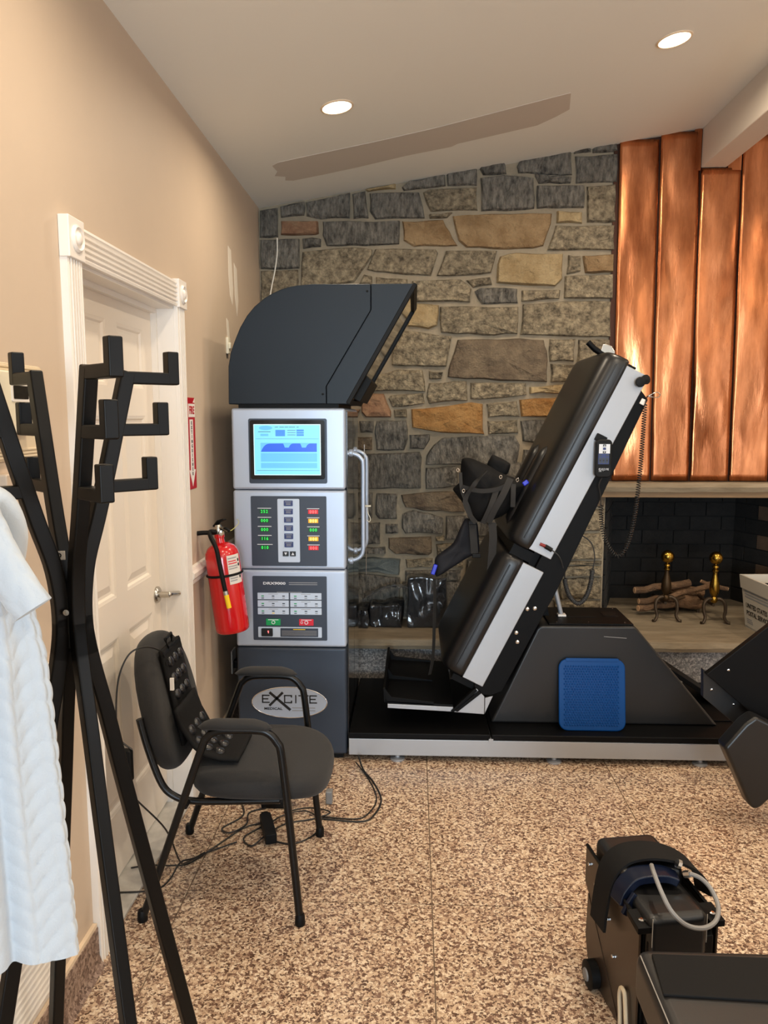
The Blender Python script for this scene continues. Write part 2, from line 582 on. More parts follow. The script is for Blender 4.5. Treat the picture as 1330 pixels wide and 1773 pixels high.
MB().prism(pv, lambda a, b, d: (WX + b, C0 + a, d), 0.0, DZ).build('side_casing', m_white, cas)
MB().prism(pv, lambda a, b, d: (WX + b, C1 - cw + a, d), 0.0, DZ).build('side_casing', m_white, cas)
fluted(C0 + cw, C1 - cw, cw, True).build('head_casing', m_white, cas)
for y in (C0 - .004, C1 - cw - .002):
    blk = MB().box(WX, WX + .030, y, y + cw + .006, DZ - .006, DZ + .102).build('corner_block', m_white, cas, bevel=.003)
    MB().lathe([(.036, 0), (.036, .004), (.030, .009), (.026, .004), (.019, .004), (.015, .010), (.006, .013), (.001, .013)],
               (WX + .029, y + .049, DZ + .048), (1, 0, 0), 24).build('bullseye', m_white, blk, smooth=True)
for y0, y1 in ((D0, D0 + .012), (D1 - .012, D1)):
    MB().box(WX - .12, WX + .004, y0, y1, 0.012, DZ).build('jamb', m_white, cas)
MB().box(WX - .12, WX + .004, D0, D1, DZ - .012, DZ).build('jamb', m_white, cas)
for y0, y1 in ((D0 + .012, D0 + .026), (D1 - .026, D1 - .012)):
    MB().box(WX - .095, WX - .06, y0, y1, 0.012, DZ - .012).build('door_stop', m_white, cas)
MB().box(WX - .095, WX - .06, D0 + .026, D1 - .026, DZ - .03, DZ - .012).build('door_stop', m_white, cas)
struct(MB().box(WX - .16, WX + .012, D0, D1, 0.0005, .013).build('trim_3', m_marble, bevel=.003), 'grey marble door threshold')

# six panel door
DX = -1.012
door = bpy.data.objects.new('door_1', None)
COL.objects.link(door); door.location = (DX, 2.6, .018); door['kind'] = 'structure'
door['label'] = 'cream six panel door with a nickel lever'
a0, a1 = D0 + .0125, D1 - .0125
cols = ((2.265, 2.535), (2.635, 2.885))
rows = ((.25, .845), (.985, 1.60), (1.70, 1.915))
MB().box(DX - .04, DX - .012, a0, a1, .02, DZ - .014).build('core', m_door, door)
st = MB()
for y0, y1 in ((a0, cols[0][0]), (cols[0][1], cols[1][0]), (cols[1][1], a1)):
    st.box(DX - .012, DX, y0, y1, .02, DZ - .014)
for z0, z1 in ((.02, rows[0][0]), (rows[0][1], rows[1][0]), (rows[1][1], rows[2][0]), (rows[2][1], DZ - .014)):
    for y0, y1 in cols:
        st.box(DX - .012, DX, y0, y1, z0, z1)
st.build('stile_frame', m_door, door)
for y0, y1 in cols:
    for z0, z1 in rows:
        p = MB()
        g = .0
        # ovolo moulding round the recess, then the raised field
        ring = lambda i, x: [(x, y0 + i, z0 + i), (x, y1 - i, z0 + i), (x, y1 - i, z1 - i), (x, y0 + i, z1 - i)]
        lv = [(0, DX - .0005), (.010, DX - .003), (.016, DX - .010), (.026, DX - .0105), (.052, DX - .003), (.053, DX - .003)]
        vs = [v for i, x in lv for v in ring(i, x)]
        fs = []
        for k in range(len(lv) - 1):
            for q in range(4):
                fs.append((k * 4 + q, k * 4 + (q + 1) % 4, k * 4 + 4 + (q + 1) % 4, k * 4 + 4 + q))
        fs.append(tuple((len(lv) - 1) * 4 + q for q in range(4)))
        p.add(vs, fs)
        p.build('panel', m_door, door)
hd = MB().lathe([(.033, 0), (.033, .006), (.028, .012), (.013, .014), (.012, .052), (.001, .054)], (DX, 2.935, .900), (1, 0, 0), 24).build('handle', m_nickel, door, smooth=True)
lp = catmull([(DX + .045, 2.935, .900), (DX + .052, 2.942, .901), (DX + .058, 2.962, .898), (DX + .066, 2.985, .894), (DX + .072, 2.995, .893)], 5)
MB().tube(lp, [.011] * 5 + [.010] * (len(lp) - 5), 10).build('lever', m_nickel, hd, smooth=True)

# ceiling (two slopes meeting over the beam)
YC0, YC1 = -6.6, 4.95
cl = MB()
xs_c = (WX - .14, RIDGE, 4.75)
for x0, x1 in ((xs_c[0], xs_c[1]), (xs_c[1], xs_c[2])):
    z0, z1 = ceil_z(x0), ceil_z(x1)
    cl.add([(x0, YC0, z0), (x1, YC0, z1), (x1, YC1, z1), (x0, YC1, z0), (x0, YC0, z0 + .1), (x1, YC0, z1 + .1), (x1, YC1, z1 + .1), (x0, YC1, z0 + .1)],
           [(0, 1, 2, 3), (7, 6, 5, 4), (0, 4, 5, 1), (1, 5, 6, 2), (2, 6, 7, 3), (3, 7, 4, 0)])
ceiling = struct(cl.build('ceiling', m_ceil), 'sloping off-white ceiling')
patch = [(-.725, 4.06), (-.69, 4.03), (-.5, 4.01), (-.2, 3.985), (.1, 3.945), (.4, 3.88), (.6, 3.835), (.72, 3.81), (.735, 3.9), (.755, 4.02), (.70, 4.09),
         (.62, 4.165), (.4, 4.20), (.22, 4.225), (.19, 4.255), (-.05, 4.27), (-.31, 4.315), (-.5, 4.335), (-.66, 4.345), (-.70, 4.32), (-.69, 4.26), (-.74, 4.22), (-.715, 4.16)]
MB().prism(patch, lambda a, b, d: (a, b, ceil_z(a) + d), -.0012, .002).build('paint_patch', m_patch, ceiling)
struct(MB().box(1.645, 1.79, -6.5, 4.715, 3.018, 3.26).build('trim_4', m_beam, bevel=.006), 'white painted ridge beam')

# recessed ceiling lights
def ceiling_lamp(x, y, label):
    z = ceil_z(x)
    nrm = Vector((0.158, 0, -1)).normalized()
    t = thing('recessed_light', label, 'ceiling light', (x, y, z), 'recessed ceiling lights')
    MB().lathe([(.062, .0015), (.064, .005), (.068, .005), (.073, .002), (.073, -.004), (.062, -.004)], (x, y, z), nrm, 32).build('trim_ring', m_lampr, t, smooth=True)
    MB().lathe([(.064, -.002), (.064, .0035), (.001, .005)], (x, y, z), nrm, 28).build('lens', m_lamp, t, smooth=True)
    d = bpy.data.lights.new('recessed_light_glow', 'AREA')
    d.shape = 'DISK'; d.size = .11; d.energy = LAMP_POWER if x < 0 else LAMP_POWER_OPEN_SIDE; d.color = LAMP_COLOR; d.spread = R(172)
    o = bpy.data.objects.new('recessed_light_glow', d)
    COL.objects.link(o); o.parent = t; o.location = nrm * .012
    o.rotation_euler = nrm.to_track_quat('-Z', 'Y').to_euler()
    return t
ceiling_lamp(-.338, 3.49, 'round lit recessed ceiling light above the console hood')
ceiling_lamp(1.066, 3.434, 'round lit recessed ceiling light beside the white ridge beam')
for x, y, w in ((-.338, 1.7, 'over the coat rack by the door'), (1.066, 1.7, 'over the wheeled leg traction unit'), (1.066, 0.0, 'over the padded bench'),
                (1.066, -1.7, 'nearest the rear window'), (2.9, 3.4, 'beyond the ridge beam, nearest the fireplace'), (2.9, 1.7, 'beyond the ridge beam, middle of its row'),
                (2.9, 0, 'beyond the ridge beam, nearest the side window')):
    ceiling_lamp(x, y, 'round recessed ceiling light ' + w)

# rear and side walls with the window openings the daylight comes through
wr = MB()
wr.box(-.94, -.90, -6.6, -6.48, 0, 3.3); wr.box(1.45, 4.7, -6.6, -6.48, 0, 3.3)
wr.box(-.90, 1.45, -6.6, -6.48, 0, .7); wr.box(-.90, 1.45, -6.6, -6.48, 2.45, 3.3)
struct(wr.build('wall_rear', m_wall))
wf = MB()
for x in (-.90, .25, 1.40):
    wf.box(x, x + .05, -6.56, -6.50, .7, 2.45)
for z in (.7, 2.40):
    wf.box(-.90, 1.45, -6.56, -6.50, z, z + .05)
struct(wf.build('window_1', m_white))
wq = MB()
wq.box(4.6, 4.75, -6.6, -1.65, 0, 3.0); wq.box(4.6, 4.75, .45, 4.9, 0, 3.0)
wq.box(4.6, 4.75, -1.65, .45, 0, .8); wq.box(4.6, 4.75, -1.65, .45, 2.4, 3.0)
struct(wq.build('wall_right', m_wall))
struct(MB().box(2.85, 4.7, 4.70, 4.85, 0, 3.3).build('wall_back', m_wall), 'beige wall past the fireplace')

# ----------------------------------------------------------------- stone wall
STONES = """
g -921,2810 -817,2825 -815,2658 -924,2655
g -800,2829 -680,2855 -651,2859 -656,2780 -797,2769
g -647,2855 -383,2907 -384,2762 -557,2757 -644,2776
g -371,2899 -293,2914 -273,2760 -364,2757
r -797,2746 -574,2744 -570,2676 -591,2668 -799,2670
g -920,2643 -687,2647 -689,2477 -923,2475
g -670,2645 -608,2654 -558,2644 -559,2600 -667,2589
g -549,2743 -88,2743 -92,2612 -294,2602 -526,2604 -550,2668
g -269,2902 25,2903 59,2757 -236,2754 -269,2800
t -293,2922 -113,2953 -113,2924 -281,2911
b -671,2569 -360,2595 -253,2582 -253,2546 -361,2394 -687,2332
b -286,2466 -236,2582 126,2579 138,2559 98,2428 -121,2441
b -923,2463 -698,2469 -705,2275 -927,2268
b -336,2378 -303,2438 -253,2426 -253,2378
b -232,2422 -42,2408 -42,2372 -232,2373
g -78,2933 -38,2970 174,3001 180,2939 -68,2914
g 184,3006 361,3037 362,2937 190,2939
b 46,2903 81,2921 362,2928 369,2799 92,2793
g 381,2980 514,2997 691,2976 700,2806 537,2793 389,2794
g 371,3041 522,3068 533,3002 396,2997
g 591,3043 610,3081 906,3142 915,2992 788,2994 602,3005
g 920,3147 1017,3164 1018,3118 921,3109
g 1026,3167 1161,3184 1173,3120 1028,3113
g 927,3095 1173,3106 1175,2947 936,2945
g 695,2995 788,2986 911,2978 907,2947 721,2946
g 711,2934 985,2930 989,2808 818,2806 715,2806
b 1000,2926 1165,2938 1173,2725 1007,2724
o -77,2741 167,2749 207,2681 253,2599 103,2598 -7,2596 -67,2631
b 82,2778 221,2787 191,2758 87,2756
o 221,2767 439,2780 804,2776 800,2719 759,2595 700,2581 462,2578 303,2589 258,2628
t 831,2790 978,2782 980,2719 830,2723
b 825,2709 1169,2706 1172,2567 898,2567 780,2570 803,2633
b 183,2570 487,2568 455,2442 245,2426 130,2427
t 503,2534 602,2556 874,2546 873,2401 835,2362 626,2371 486,2384 489,2491
b 904,2541 978,2535 981,2448 897,2430
o 988,2535 1170,2543 1171,2439 1006,2437
b 305,2399 450,2418 461,2374 346,2357
b -16,2397 275,2405 341,2350 332,2272 -15,2277
g 356,2336 386,2355 611,2349 616,2266 398,2262
b 636,2339 865,2342 862,2292 698,2277 636,2275
b 888,2420 1169,2428 1172,2287 886,2293
t -15,2267 146,2257 137,2138 87,2116 -45,2134
b 151,2247 618,2244 617,2087 411,2078 158,2098
b 643,2259 882,2275 1165,2271 1168,2065 1043,2065 632,2082
b -126,2105 -55,2109 224,2073 195,1894 58,1894 -136,1904
n 259,2053 632,2062 773,2051 795,1982 800,1802 516,1808 201,1833 215,1914
b 806,2056 963,2056 957,1922 812,1922
b 978,2051 1163,2050 1168,1916 973,1917
b 817,1910 1159,1901 1162,1801 820,1802
b 88,1869 175,1864 165,1823 89,1821
b 89,1798 318,1808 325,1692 90,1672 74,1712
b 339,1798 674,1797 680,1727 457,1702 340,1702
t 694,1772 921,1787 923,1737 695,1732
y -18,1641 213,1661 345,1682 417,1671 419,1519 430,1488 163,1498 -12,1529
b 437,1671 620,1691 643,1595 449,1590
y 635,1696 923,1716 927,1600 648,1595
b 444,1570 628,1575 636,1498 451,1488
g 643,1570 927,1580 932,1417 661,1447
g 123,1426 174,1467 420,1478 614,1480 646,1427 628,1303 72,1302 77,1359
g 667,1396 933,1402 936,1294 654,1293
r -317,1733 -183,1733 -161,1675 -139,1627 -139,1591 -295,1591 -322,1622
b -157,1706 -143,1724 56,1737 66,1675 -72,1653 -134,1653
b -237,1842 -99,1881 51,1876 70,1745 -272,1750
b -125,1636 -45,1642 -41,1591 -121,1591
r -402,1644 -326,1640 -353,1596 -403,1591
g -335,1569 -246,1569 -251,1498 -327,1498
g -412,1569 -358,1569 -363,1507 -412,1502
g -228,1569 -45,1574 -36,1463 -58,1391 -228,1391 -242,1498
g -27,1485 98,1489 98,1454 63,1396 -26,1400
n -376,1471 -255,1471 -255,1391 -377,1389
g -404,1368 36,1382 50,1347 47,1158 -206,1152 -401,1151
g 73,1284 270,1293 280,1177 199,1158 74,1153
g 296,1293 466,1289 468,1168 302,1163
g -229,1125 -98,1121 -102,966 -215,965 -238,993
g -405,1129 -251,1129 -256,970 -406,964
n -79,1116 200,1140 298,1122 318,1014 111,1013 -52,1039
g 334,1141 558,1137 560,1019 340,1018
g -70,998 2,1021 111,999 188,977 184,876 -52,875 -74,911
g 201,986 345,991 347,868 257,840 198,839
g 368,991 579,988 581,860 369,859
g -406,941 -206,943 -206,809 -288,804 -407,808
g -174,934 -97,934 -92,879 -174,874
n -156,846 112,857 117,756 95,739 -115,745 -156,782
b 134,853 193,862 194,830 139,828
b 139,807 239,817 312,803 303,743 145,728
g 329,831 564,837 566,731 331,725
g -407,785 -174,791 -170,749 -408,741
k -408,715 -252,726 -78,713 -83,634 -87,615 -225,628 -408,641
b -51,713 122,719 122,663 -42,658
g -51,639 295,646 296,591 -51,578
g -408,622 -206,610 -83,597 -78,578 -87,343 -410,340
g -69,569 150,571 152,346 -68,344
b 149,710 313,720 313,665 150,659
g 169,571 387,582 391,348 171,346
g 331,711 566,713 568,597 323,600
g 405,578 614,579 619,351 409,348
b 942,1028 1113,1033 1168,1035 1166,1009 1147,898 946,894
b 917,879 1061,882 1150,886 1164,810 1164,727 1055,719 922,722
b 922,707 1165,710 1163,690 923,687
b 929,675 1067,685 1163,677 1165,620 931,615
b 902,600 1041,607 1168,608 1170,468 917,463
b 877,455 1168,460 1167,399 878,396
n 1040,1176 1166,1165 1171,1108 1165,1044 1044,1042
b 796,878 900,877 904,722 800,724
b 766,706 905,706 910,615 768,614
b 751,599 885,600 888,462 754,461
g 540,1321 854,1311 841,1145 536,1144
g 862,1669 1148,1662 1148,1461 857,1454
g 851,1426 1149,1427 1150,1210 850,1209
b 979,1792 1150,1792 1150,1686 982,1686
"""
wb = MB()
wb.prism([(WX, 0), (1.174, 0), (1.174, 1.22), (1.16, 1.22), (1.16, ceil_z(1.16) + .03), (WX, ceil_z(WX) + .03)], fr(0), YB, YB + .12)
wall_back = struct(wb.build('wall_back', m_grout), 'coursed fieldstone wall')
def stone(kind, pts):
    n = len(pts)
    cx = sum(p[0] for p in pts) / n; cz = sum(p[1] for p in pts) / n
    out = []
    for i in range(n):
        a, b = pts[i], pts[(i + 1) % n]
        L = math.hypot(b[0] - a[0], b[1] - a[1])
        out.append(a)
        k = 2 if L > .16 else (1 if L > .07 else 0)
        for j in range(k):
            t = (j + 1) / (k + 1)
            e = random.uniform(-.005, .005)
            out.append((a[0] + (b[0] - a[0]) * t + e * (b[1] - a[1]) / L, a[1] + (b[1] - a[1]) * t - e * (b[0] - a[0]) / L))
    n = len(out)
    proud = random.uniform(.020, .036)
    r0 = [(x, YB + .005, z) for x, z in out]
    def shrink(d, y, jit):
        res = []
        for x, z in out:
            vx, vz = cx - x, cz - z
            L = math.hypot(vx, vz) or 1
            q = min(d / L, .5)
            res.append((x + vx * q, y + random.uniform(-jit, jit), z + vz * q))
        return res
    r1 = shrink(.002, YB - proud * .45, .002)
    r2 = shrink(.010, YB - proud, .005)
    r3 = shrink(.050, YB - proud - .003, .011)
    vs = r0 + r1 + r2 + r3 + [(cx, YB - proud - random.uniform(0, .006), cz)]
    fs = []
    for k in range(3):
        for i in range(n):
            j = (i + 1) % n
            fs.append((k * n + i, k * n + j, k * n + n + j, k * n + n + i))
    fs += [(3 * n + i, 3 * n + (i + 1) % n, 4 * n) for i in range(n)]
    MB().add(vs, fs).build('stone', STONE[kind], wall_back, smooth=True, angle=28)
for line in STONES.strip().splitlines():
    k, *ps = line.split()
    stone(k, [tuple(int(v) / 1000 for v in p.split(',')) for p in ps])

# ----------------------------------------------------------------- copper cladding over the fireplace
copper = thing('copper_cladding', 'polished copper cladding of tall panels with dark upright seams over the fireplace', 'cladding', (1.85, 4.72, 1.21))
edges = [1.196 + .2335 * k for k in range(0, 8)]
MB().prism([(1.17, 1.208), (2.83, 1.208), (2.83, ceil_z(2.83) + .02), (RIDGE, ceil_z(RIDGE) + .02), (1.15, ceil_z(1.15) + .02)], fr(0), 4.722, 4.80).build('backing', m_copperd, copper)
for k in range(7):
    e0, e1 = edges[k] + .005, edges[k + 1] - .005
    sd = k * 7.3
    bul = .004 + .002 * math.sin(k * 2.1)
    def cp(u, v, e0=e0, e1=e1, sd=sd, bul=bul):
        x = e0 + (e1 - e0) * u
        zt = min(ceil_z(e0), ceil_z(e1)) + .012
        if zt > 3.0 and 1.6 < (e0 + e1) / 2 < 1.85:
            zt = 3.012
        z = 1.21 + (zt - 1.21) * v
        x -= .012 * (z - 1.2)
        ed = min(u, 1 - u)
        y = 4.705 - bul * (1 - (2 * u - 1) ** 2) ** .7
        y += (.012 * nz(u * 1.1 + sd, v * 4.2, sd) + .007 * nz(u * 2.2 + sd, v * 8, sd + 4)) * min(1, ed * 5)
        return (x, y, z)
    MB().grid(cp, 12, 48).build('copper_panel', m_copper, copper, smooth=True, solid=.002)
# short strip of the panel beside the beam, above the beam's underside
for x0, x1 in ((1.60, 1.64), (1.795, 1.87)):
    MB().box(x0, x1, 4.70, 4.715, 3.0, ceil_z((x0 + x1) / 2)).build('copper_panel', m_copper, copper)

# ----------------------------------------------------------------- fireplace
fire = bpy.data.objects.new('wall_fireplace', None)
COL.objects.link(fire); fire.location = (1.8, 5.0, .33); fire['kind'] = 'structure'
fire['label'] = 'sooty brick firebox under a stone ledge'
n = 40
led = MB()
rowsv = []
for i in range(n + 1):
    x = 1.13 + (2.85 - 1.13) * i / n
    w = .006 * nz(x, 1, 0, 6)
    rowsv += [(x, 4.625 + w * 1.5, 1.150 + w), (x, 4.618 + w, 1.178 + w), (x, 4.640 - w, 1.203 + w * .5), (x, 4.76, 1.206), (x, 4.76, 1.150)]
fs = [(i * 5 + k, i * 5 + (k + 1) % 5, i * 5 + 5 + (k + 1) % 5, i * 5 + 5 + k) for i in range(n) for k in range(5)]
fs += [(0, 1, 2, 3, 4), tuple(n * 5 + k for k in range(5))]
led.add(rowsv, fs).build('stone_ledge', m_slab, fire)
MB().box(1.13, 2.85, 4.665, 4.80, 1.112, 1.149).build('lintel', m_lintel, fire, bevel=.003)
fl, fb = (1.174, 4.735), (1.37, 5.36)
fr_, frb = (2.46, 4.735), (2.22, 5.36)
def wallquad(a, b, z0, z1, th=.08):
    dx, dy = b[0] - a[0], b[1] - a[1]
    L = math.hypot(dx, dy)
    nx, ny = -dy / L, dx / L
    return MB().add([(a[0], a[1], z0), (b[0], b[1], z0), (b[0], b[1], z1), (a[0], a[1], z1),
                     (a[0] + nx * th, a[1] + ny * th, z0), (b[0] + nx * th, b[1] + ny * th, z0), (b[0] + nx * th, b[1] + ny * th, z1), (a[0] + nx * th, a[1] + ny * th, z1)],
                    [(0, 1, 2, 3), (7, 6, 5, 4), (0, 4, 5, 1), (1, 5, 6, 2), (2, 6, 7, 3), (3, 7, 4, 0)])
def brickwall(a, b, z0, z1, mfun):
    wallquad(a, b, z0, z1).build('firebox_lining', m_fmort, fire)
    dx, dy = b[0] - a[0], b[1] - a[1]
    L = math.hypot(dx, dy)
    tx, ty = dx / L, dy / L
    nx, ny = ty, -tx
    bl, bh = .215, .098
    r = 0
    z = z0
    while z < z1 - .03:
        s = -(bl / 2 if r % 2 else 0)
        while s < L - .01:
            s0, s1 = max(s, 0) + .004, min(s + bl, L) - .004
            if s1 - s0 > .02:
                h = min(bh, z1 - z) - .008
                p = .008 + random.uniform(0, .004)
                c = (a[0] + tx * (s0 + s1) / 2 + nx * p / 2, a[1] + ty * (s0 + s1) / 2 + ny * p / 2, z + h / 2)
                MB().obox(c, (tx, ty, 0), (nx, ny, 0), (0, 0, 1), (s1 - s0) / 2, p / 2 + .004, h / 2).build('brick', mfun(s0, z), fire)
            s += bl
        z += bh
        r += 1
brickwall(fl, fb, .33, 1.15, lambda s, z: m_soot)
brickwall(fb, frb, .33, 1.15, lambda s, z: m_soot)
brickwall(frb, fr_, .33, 1.15, lambda s, z: m_fbrick if s > .16 else m_soot)
MB().box(1.1, 2.6, 4.80, 5.5, 1.15, 1.19).build('smoke_shelf', m_fmort, fire)
MB().box(2.46, 2.85, 4.70, 4.85, .30, 1.15).build('pier', STONE['b'], fire, bevel=.01)
# raised hearth
hs = MB()
n = 60
rv = []
for i in range(n + 1):
    x = WX + (2.85 - WX) * i / n
    w = .010 * nz(x, 3, 0, 3) + .005 * nz(x, 9, 0, 11)
    rv += [(x, 4.285 + w, .272), (x, 4.275 + w, .296 + w * .3), (x, 4.286 + w, .326), (x, 4.30 + w, .330), (x, 5.40, .330), (x, 5.40, .272)]
fs = [(i * 6 + k, i * 6 + (k + 1) % 6, i * 6 + 6 + (k + 1) % 6, i * 6 + 6 + k) for i in range(n) for k in range(6)]
fs += [(0, 1, 2, 3, 4, 5), tuple(n * 6 + k for k in range(6))]
hearth = struct(hs.add(rv, fs).build('trim_5', m_slab), 'raised flagstone hearth')
MB().box(WX, 2.85, 4.325, 4.72, 0.0, .272).build('riser', m_riser, hearth)

# ================================================================= CONSOLE TOWER
YF = 3.42
YT = 4.14
tower = thing('traction_console', 'tall silver console tower with screen, control panels and dark curved hood', 'machine', (-.56, 3.8, 0))
TX0, TX1 = -.814, -.305
def tbox(name, z0, z1, m, x0=TX0, x1=TX1, bev=.012):
    return MB().box(x0, x1, YF, YT, z0, z1).build(name, m, tower, bevel=bev, seg=3)
MB().box(TX0 + .02, TX1 - .02, YF + .03, YT - .03, 0.0, .035).build('plinth', m_rubber, tower)
base = tbox('base_cabinet', .028, .540, m_dgrey)
p3 = tbox('lower_panel', .543, .904, m_silver)
p2 = tbox('middle_panel', .907, 1.268, m_silver)
p1 = tbox('upper_panel', 1.271, 1.634, m_silver)
MB().box(TX0 + .03, TX1 - .03, YF + .02, YT - .02, 1.63, 1.655).build('neck', m_rubber, tower)
# side doors and their pull handles
for y0, y1 in ((3.47, 3.79), (3.80, 4.12)):
    dr = MB().box(TX1, TX1 + .006, y0, y1, .04, 1.62).build('side_door', m_hoodg, tower, bevel=.002)
    yh = 3.655 if y0 < 3.6 else 3.93
    dy = 0.0
    hp = catmull([(TX1 + .004, yh, 1.425), (TX1 + .035, yh, 1.415), (TX1 + .056, yh, 1.395), (TX1 + .063, yh, 1.365), (TX1 + .063, yh, 1.2), (TX1 + .063, yh, 1.0),
                  (TX1 + .063, yh, .965), (TX1 + .056, yh, .935), (TX1 + .035, yh, .915), (TX1 + .004, yh, .905)], 4)
    MB().tube(hp, .010, 10).build('pull_handle', m_silver, dr, smooth=True)
    for z in (1.425, .905):
        MB().lathe([(.018, 0), (.018, .006), (.012, .010)], (TX1 + .006, yh, z), (1, 0, 0), 16).build('handle_rose', m_silver, dr, smooth=True)
# hood
hood_arc = [(-0.8220, 1.6510), (-0.8190, 1.8150), (-0.8070, 1.8780), (-0.7860, 1.9320), (-0.7630, 1.9840), (-0.7320, 2.0340), (-0.6980, 2.0730), (-0.6570, 2.1060), (-0.6180, 2.1290), (-0.5800, 2.1450), (-0.5470, 2.1550), (-0.5060, 2.1620), (-0.4410, 2.1670)]
left_shell = hood_arc + [(-.190, 2.166), (-.190, 2.0555), (-.387, 1.7285), (-.387, 1.652)]
HY = 4.16
hood = MB().prism(left_shell, fr(0), YF - .006, HY).build('hood_shell', m_hood, tower, bevel=.004)
visor = [(-.1885, 2.166), (.006, 2.166), (-.291, 1.652), (-.3855, 1.652), (-.3855, 1.729), (-.1885, 2.056)]
MB().prism(visor, fr(0), YF - .006, YF + .022).build('visor_cheek', m_hood, tower, bevel=.003)
MB().prism(visor, fr(0), HY - .022, HY).build('visor_cheek', m_hood, tower, bevel=.003)
MB().prism([(-.1885, 2.166), (.006, 2.166), (-.004, 2.150), (-.1885, 2.150)], fr(0), YF + .022, HY - .022).build('visor_top', m_hood, tower)
MB().prism([(-.3855, 1.652), (-.291, 1.652), (-.283, 1.668), (-.3855, 1.668)], fr(0), YF + .022, HY - .022).build('visor_floor', m_hood, tower)
# sloping face: dark rims, glass and the small control box at its foot
sx = Vector((.297, 0, .514)).normalized()
so = Vector((-.291, 0, 1.652))
sn = Vector((sx.z, 0, -sx.x))
def sl(a, y, h):
    p = so + sx * a + sn * h
    return (p.x, y, p.z)
LS = .5936
for y0, y1 in ((YF - .008, YF + .018), (HY - .018, HY + .002)):
    MB().prism([(0, -.012), (LS, -.012), (LS, .008), (0, .008)], lambda a, b, d: sl(a, d, b), y0, y1).build('visor_rim', m_rubber, tower, bevel=.004)
for s0, s1 in ((0, .025), (LS - .03, LS)):
    MB().prism([(s0, -.012), (s1, -.012), (s1, .008), (s0, .008)], lambda a, b, d: sl(a, d, b), YF + .018, HY - .018).build('visor_rim', m_rubber, tower, bevel=.003)
MB().prism([(.025, -.008), (LS - .03, -.008), (LS - .03, -.003), (.025, -.003)], lambda a, b, d: sl(a, d, b), YF + .018, HY - .018).build('visor_glass', m_hoodg, tower)
bx_ = MB().prism([(.03, .0), (.15, .0), (.14, .035), (.03, .035)], lambda a, b, d: sl(a, d, b), YF + .10, HY - .10).build('visor_box', m_rubber, tower, bevel=.004)
for x, z in ((-.205, 2.135), (-.402, 1.695)):
    MB().lathe([(.005, 0), (.005, .002), (.003, .003)], (x, YF - .006, z), (0, -1, 0), 10).build('screw', m_rubber, hood)

# front details are measured on the console front: helper for flat plates and print
def plate(name, x0, x1, z0, z1, m, parent, d=.003, r=.006, base=0.0):
    return MB().prism(rrect(x0, x1, z0, z1, min(r, (x1 - x0) / 2.1, (z1 - z0) / 2.1), 4), fr(0), YF - base, YF - base - d).build(name, m, parent)
def flat(name, pts, m, parent, base, d=.0006):
    return MB().prism(pts, fr(0), YF - base, YF - base - d).build(name, m, parent)
# screen
plate('screen_surround', -.737, -.386, 1.299, 1.588, m_dgrey, p1, .002, .008)
plate('screen_bezel', -.729, -.395, 1.319, 1.581, m_bezel, p1, .010, .010)
scr = plate('display', -.712, -.413, 1.337, 1.563, m_scr_rim, p1, .001, .002, .010)
def sp(u, v):
    """screen picture coordinates 0..1 (v down)"""
    return (-.709 + u * .293, 1.560 - v * .220)
def srect(u0, u1, v0, v1):
    return [sp(u0, v0), sp(u1, v0), sp(u1, v1), sp(u0, v1)]
flat('screen_page', srect(0, 1, 0, 1), m_scr, scr, .011, .0003)
flat('screen_chart_field', srect(.095, .955, .36, .545), m_scr_pale, scr, .0113, .0003)
flat('screen_chart_field', srect(.095, .955, .565, .74), m_scr_pale, scr, .0113, .0003)
flat('screen_chart_field', srect(.095, .955, .765, .87), m_scr_pale, scr, .0113, .0003)
curve = [sp(.095, .54)]
def ease(t):
    return 1 - (1 - t) ** 3
for i in range(9):
    t = i / 8
    curve.append(sp(.097 + .16 * t, .54 - .165 * ease(t)))
curve += [sp(.44, .372), sp(.465, .455), sp(.52, .455)]
for i in range(5):
    t = i / 4
    curve.append(sp(.525 + .08 * t, .45 - .078 * ease(t)))
curve += [sp(.70, .372), sp(.725, .455), sp(.78, .455)]
for i in range(5):
    t = i / 4
    curve.append(sp(.785 + .08 * t, .45 - .078 * ease(t)))
curve += [sp(.95, .372), sp(.95, .54)]
flat('screen_chart_area', curve, m_scr_blue, scr, .0116, .0003)
flat('screen_box', srect(.325, .47, .10, .225), m_scr_mid, scr, .0113, .0003)
for k in range(3):
    flat('screen_value', srect(.645, .755, .092 + k * .046, .128 + k * .046), m_scr_mid, scr, .0113, .0003)
    flat('screen_caption', srect(.505, .63, .103 + k * .046, .113 + k * .046), m_scr_ink, scr, .0113, .0003)
flat('screen_oval', [(sp(.175, .06)[0] + .030 * math.cos(a * .3142), sp(.175, .06)[1] + .0095 * math.sin(a * .3142)) for a in range(20)], m_scr_pale, scr, .0113, .0003)
flat('screen_caption', srect(.06, .25, .132, .143), m_scr_ink, scr, .0113, .0003)
flat('screen_key', srect(.095, .215, .178, .222), m_scr_pale, scr, .0113, .0003)
for u0, u1 in ((.315, .365), (.385, .455), (.465, .52), (.53, .625), (.645, .68)):
    flat('screen_heading', srect(u0, u1, .038, .048), m_scr_ink, scr, .0113, .0003)
flat('screen_rule', srect(.02, .98, .276, .281), m_scr_ink, scr, .0113, .0003)
flat('screen_rule', srect(.03, .99, .915, .921), m_scr_ink, scr, .0113, .0003)
